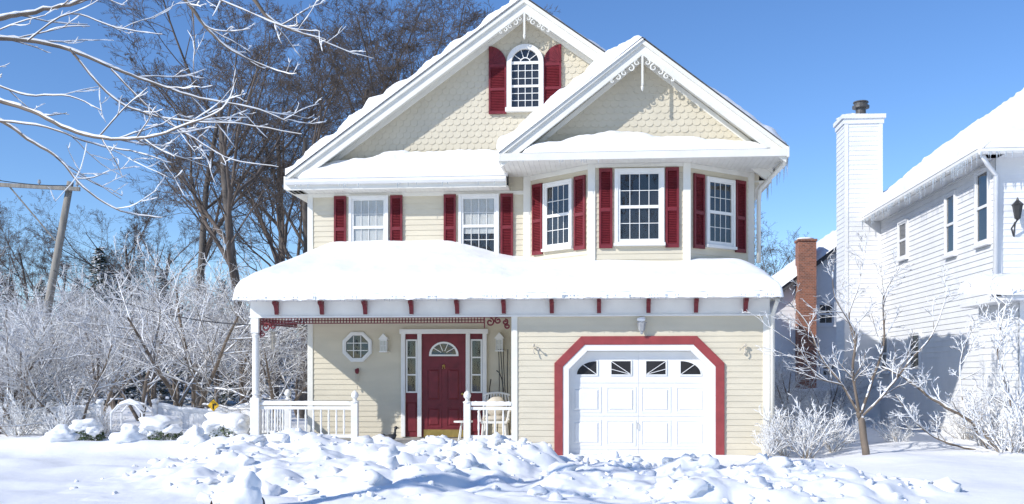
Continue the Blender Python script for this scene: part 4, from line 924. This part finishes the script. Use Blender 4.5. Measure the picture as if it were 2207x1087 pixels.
c=W(2193,455,NY-.2); o=empty('wall_lantern',c,'black metal wall lantern on the white house','lantern')
m=MB(); m.lathe(c,[(-.2,.01),(-.15,.06),(.1,.10),(.13,.12),(.22,.03),(.28,.01)],6); m.tube([c+Vector((0,.0,-.18)),c+Vector((-.1,.05,-.35)),c+Vector((0,.19,-.5)),c+Vector((.02,.19,-.2))],.018,6); m.make('case',[BLACK],o)
# ============================================================ FAR HOUSE + BRICK CHIMNEY
fh=empty('house',(9,18,0),'small white house with steep snowy roof and brick chimney','house')
YF=16; xl=X(1668,YF); m=MB(); fr=FY(YF)
z_e=Z(1668,645,YF); xr=xl+8; ap=(xl+4,z_e+3.1)
m.poly(fr,[(xl,-.2),(xr,-.2),(xr,z_e),ap,(xl,z_e)],-8,0); siding(m,fr,xl,xr,0,z_e,e=.15); m.make('wall',[NWHITE],fh)
m=MB(); m.poly(fr,[(xl-.35,z_e-.25),(ap[0],ap[1]+.02),(xr+.35,z_e-.25),(xr+.35,z_e-.05),(ap[0],ap[1]+.2),(xl-.35,z_e-.05)],-8.3,.3); m.make('roof',[ROOF],fh)
slab('roof_snow',lambda u,v:Vector((xl-.4+(4.4)*u,YF-.35+8.6*v,z_e-.05+(3.3)*u)),(-3.1,0,4),5.3,8.6,.28,fh,21,.15,nz=.3)
slab('roof_snow',lambda u,v:Vector((ap[0]+(4.4)*u,YF-.35+8.6*v,z_e+3.25-(3.3)*u)),(3.1,0,4),5.3,8.6,.2,fh,22,.2,nz=.3)
window(fr,X(1763,YF),X(1795,YF),Z(1780,700,YF),Z(1780,655,YF),2,1,1,fh,mat=NWHITE); window(fr,X(1771,YF),X(1800,YF),Z(1780,812,YF),Z(1780,782,YF),3,1,1,fh,mat=NWHITE)
m=MB(); xc0,xc1=X(1721,15.4),X(1759,15.4); zt=Z(1740,520,15.4); m.box(xc0,xc1,15.35,15.97,-.1,zt); m.box(xc0-.03,xc1+.03,15.32,16.0,zt,zt+.07)
ch=m.make('chimney',[BRICK],fh); m=MB(); m.blob(((xc0+xc1)/2,15.66,zt+.1),(.3,.3,.06)); m.make('snow_cap',[SNOW],ch,smooth=True)
# ============================================================ LIGHT, SKY, CAMERA
AZ,EL=R(52),R(32)
D=Vector((math.sin(AZ)*math.cos(EL),math.cos(AZ)*math.cos(EL),-math.sin(EL)))
sl=bpy.data.lights.new('sun','SUN'); sl.energy=4.5; sl.angle=R(.6); sl.color=(1,.965,.91)
so=bpy.data.objects.new('sun',sl); so.rotation_euler=D.to_track_quat('-Z','Y').to_euler(); so.location=(-20,-30,30); COL.objects.link(so)
w=bpy.data.worlds.new('World'); bpy.context.scene.world=w; w.use_nodes=True; nt=w.node_tree
sk=nt.nodes.new('ShaderNodeTexSky'); sk.sky_type='NISHITA'; sk.sun_disc=False; sk.sun_elevation=EL; sk.sun_rotation=math.pi+AZ; sk.altitude=1200; sk.air_density=1.0; sk.dust_density=.1; sk.ozone_density=4.0
hs=nt.nodes.new('ShaderNodeHueSaturation'); hs.inputs['Hue'].default_value=.506; hs.inputs['Saturation'].default_value=1.13; hs.inputs['Value'].default_value=1.42
nt.links.new(sk.outputs[0],hs.inputs['Color']); nt.links.new(hs.outputs[0],nt.nodes['Background'].inputs[0]); nt.nodes['Background'].inputs[1].default_value=.125
cam=bpy.data.cameras.new('camera'); cam.sensor_width=36; cam.lens=F/2207*36; cam.shift_y=(HOR-543.5)/2207; cam.clip_end=1500
co=bpy.data.objects.new('camera',cam); co.location=(0,CY,CZ); co.rotation_euler=(R(90),0,TH); COL.objects.link(co); bpy.context.scene.camera=co
s=bpy.context.scene; s.view_settings.view_transform='Standard'; s.view_settings.look='None'; s.view_settings.exposure=0
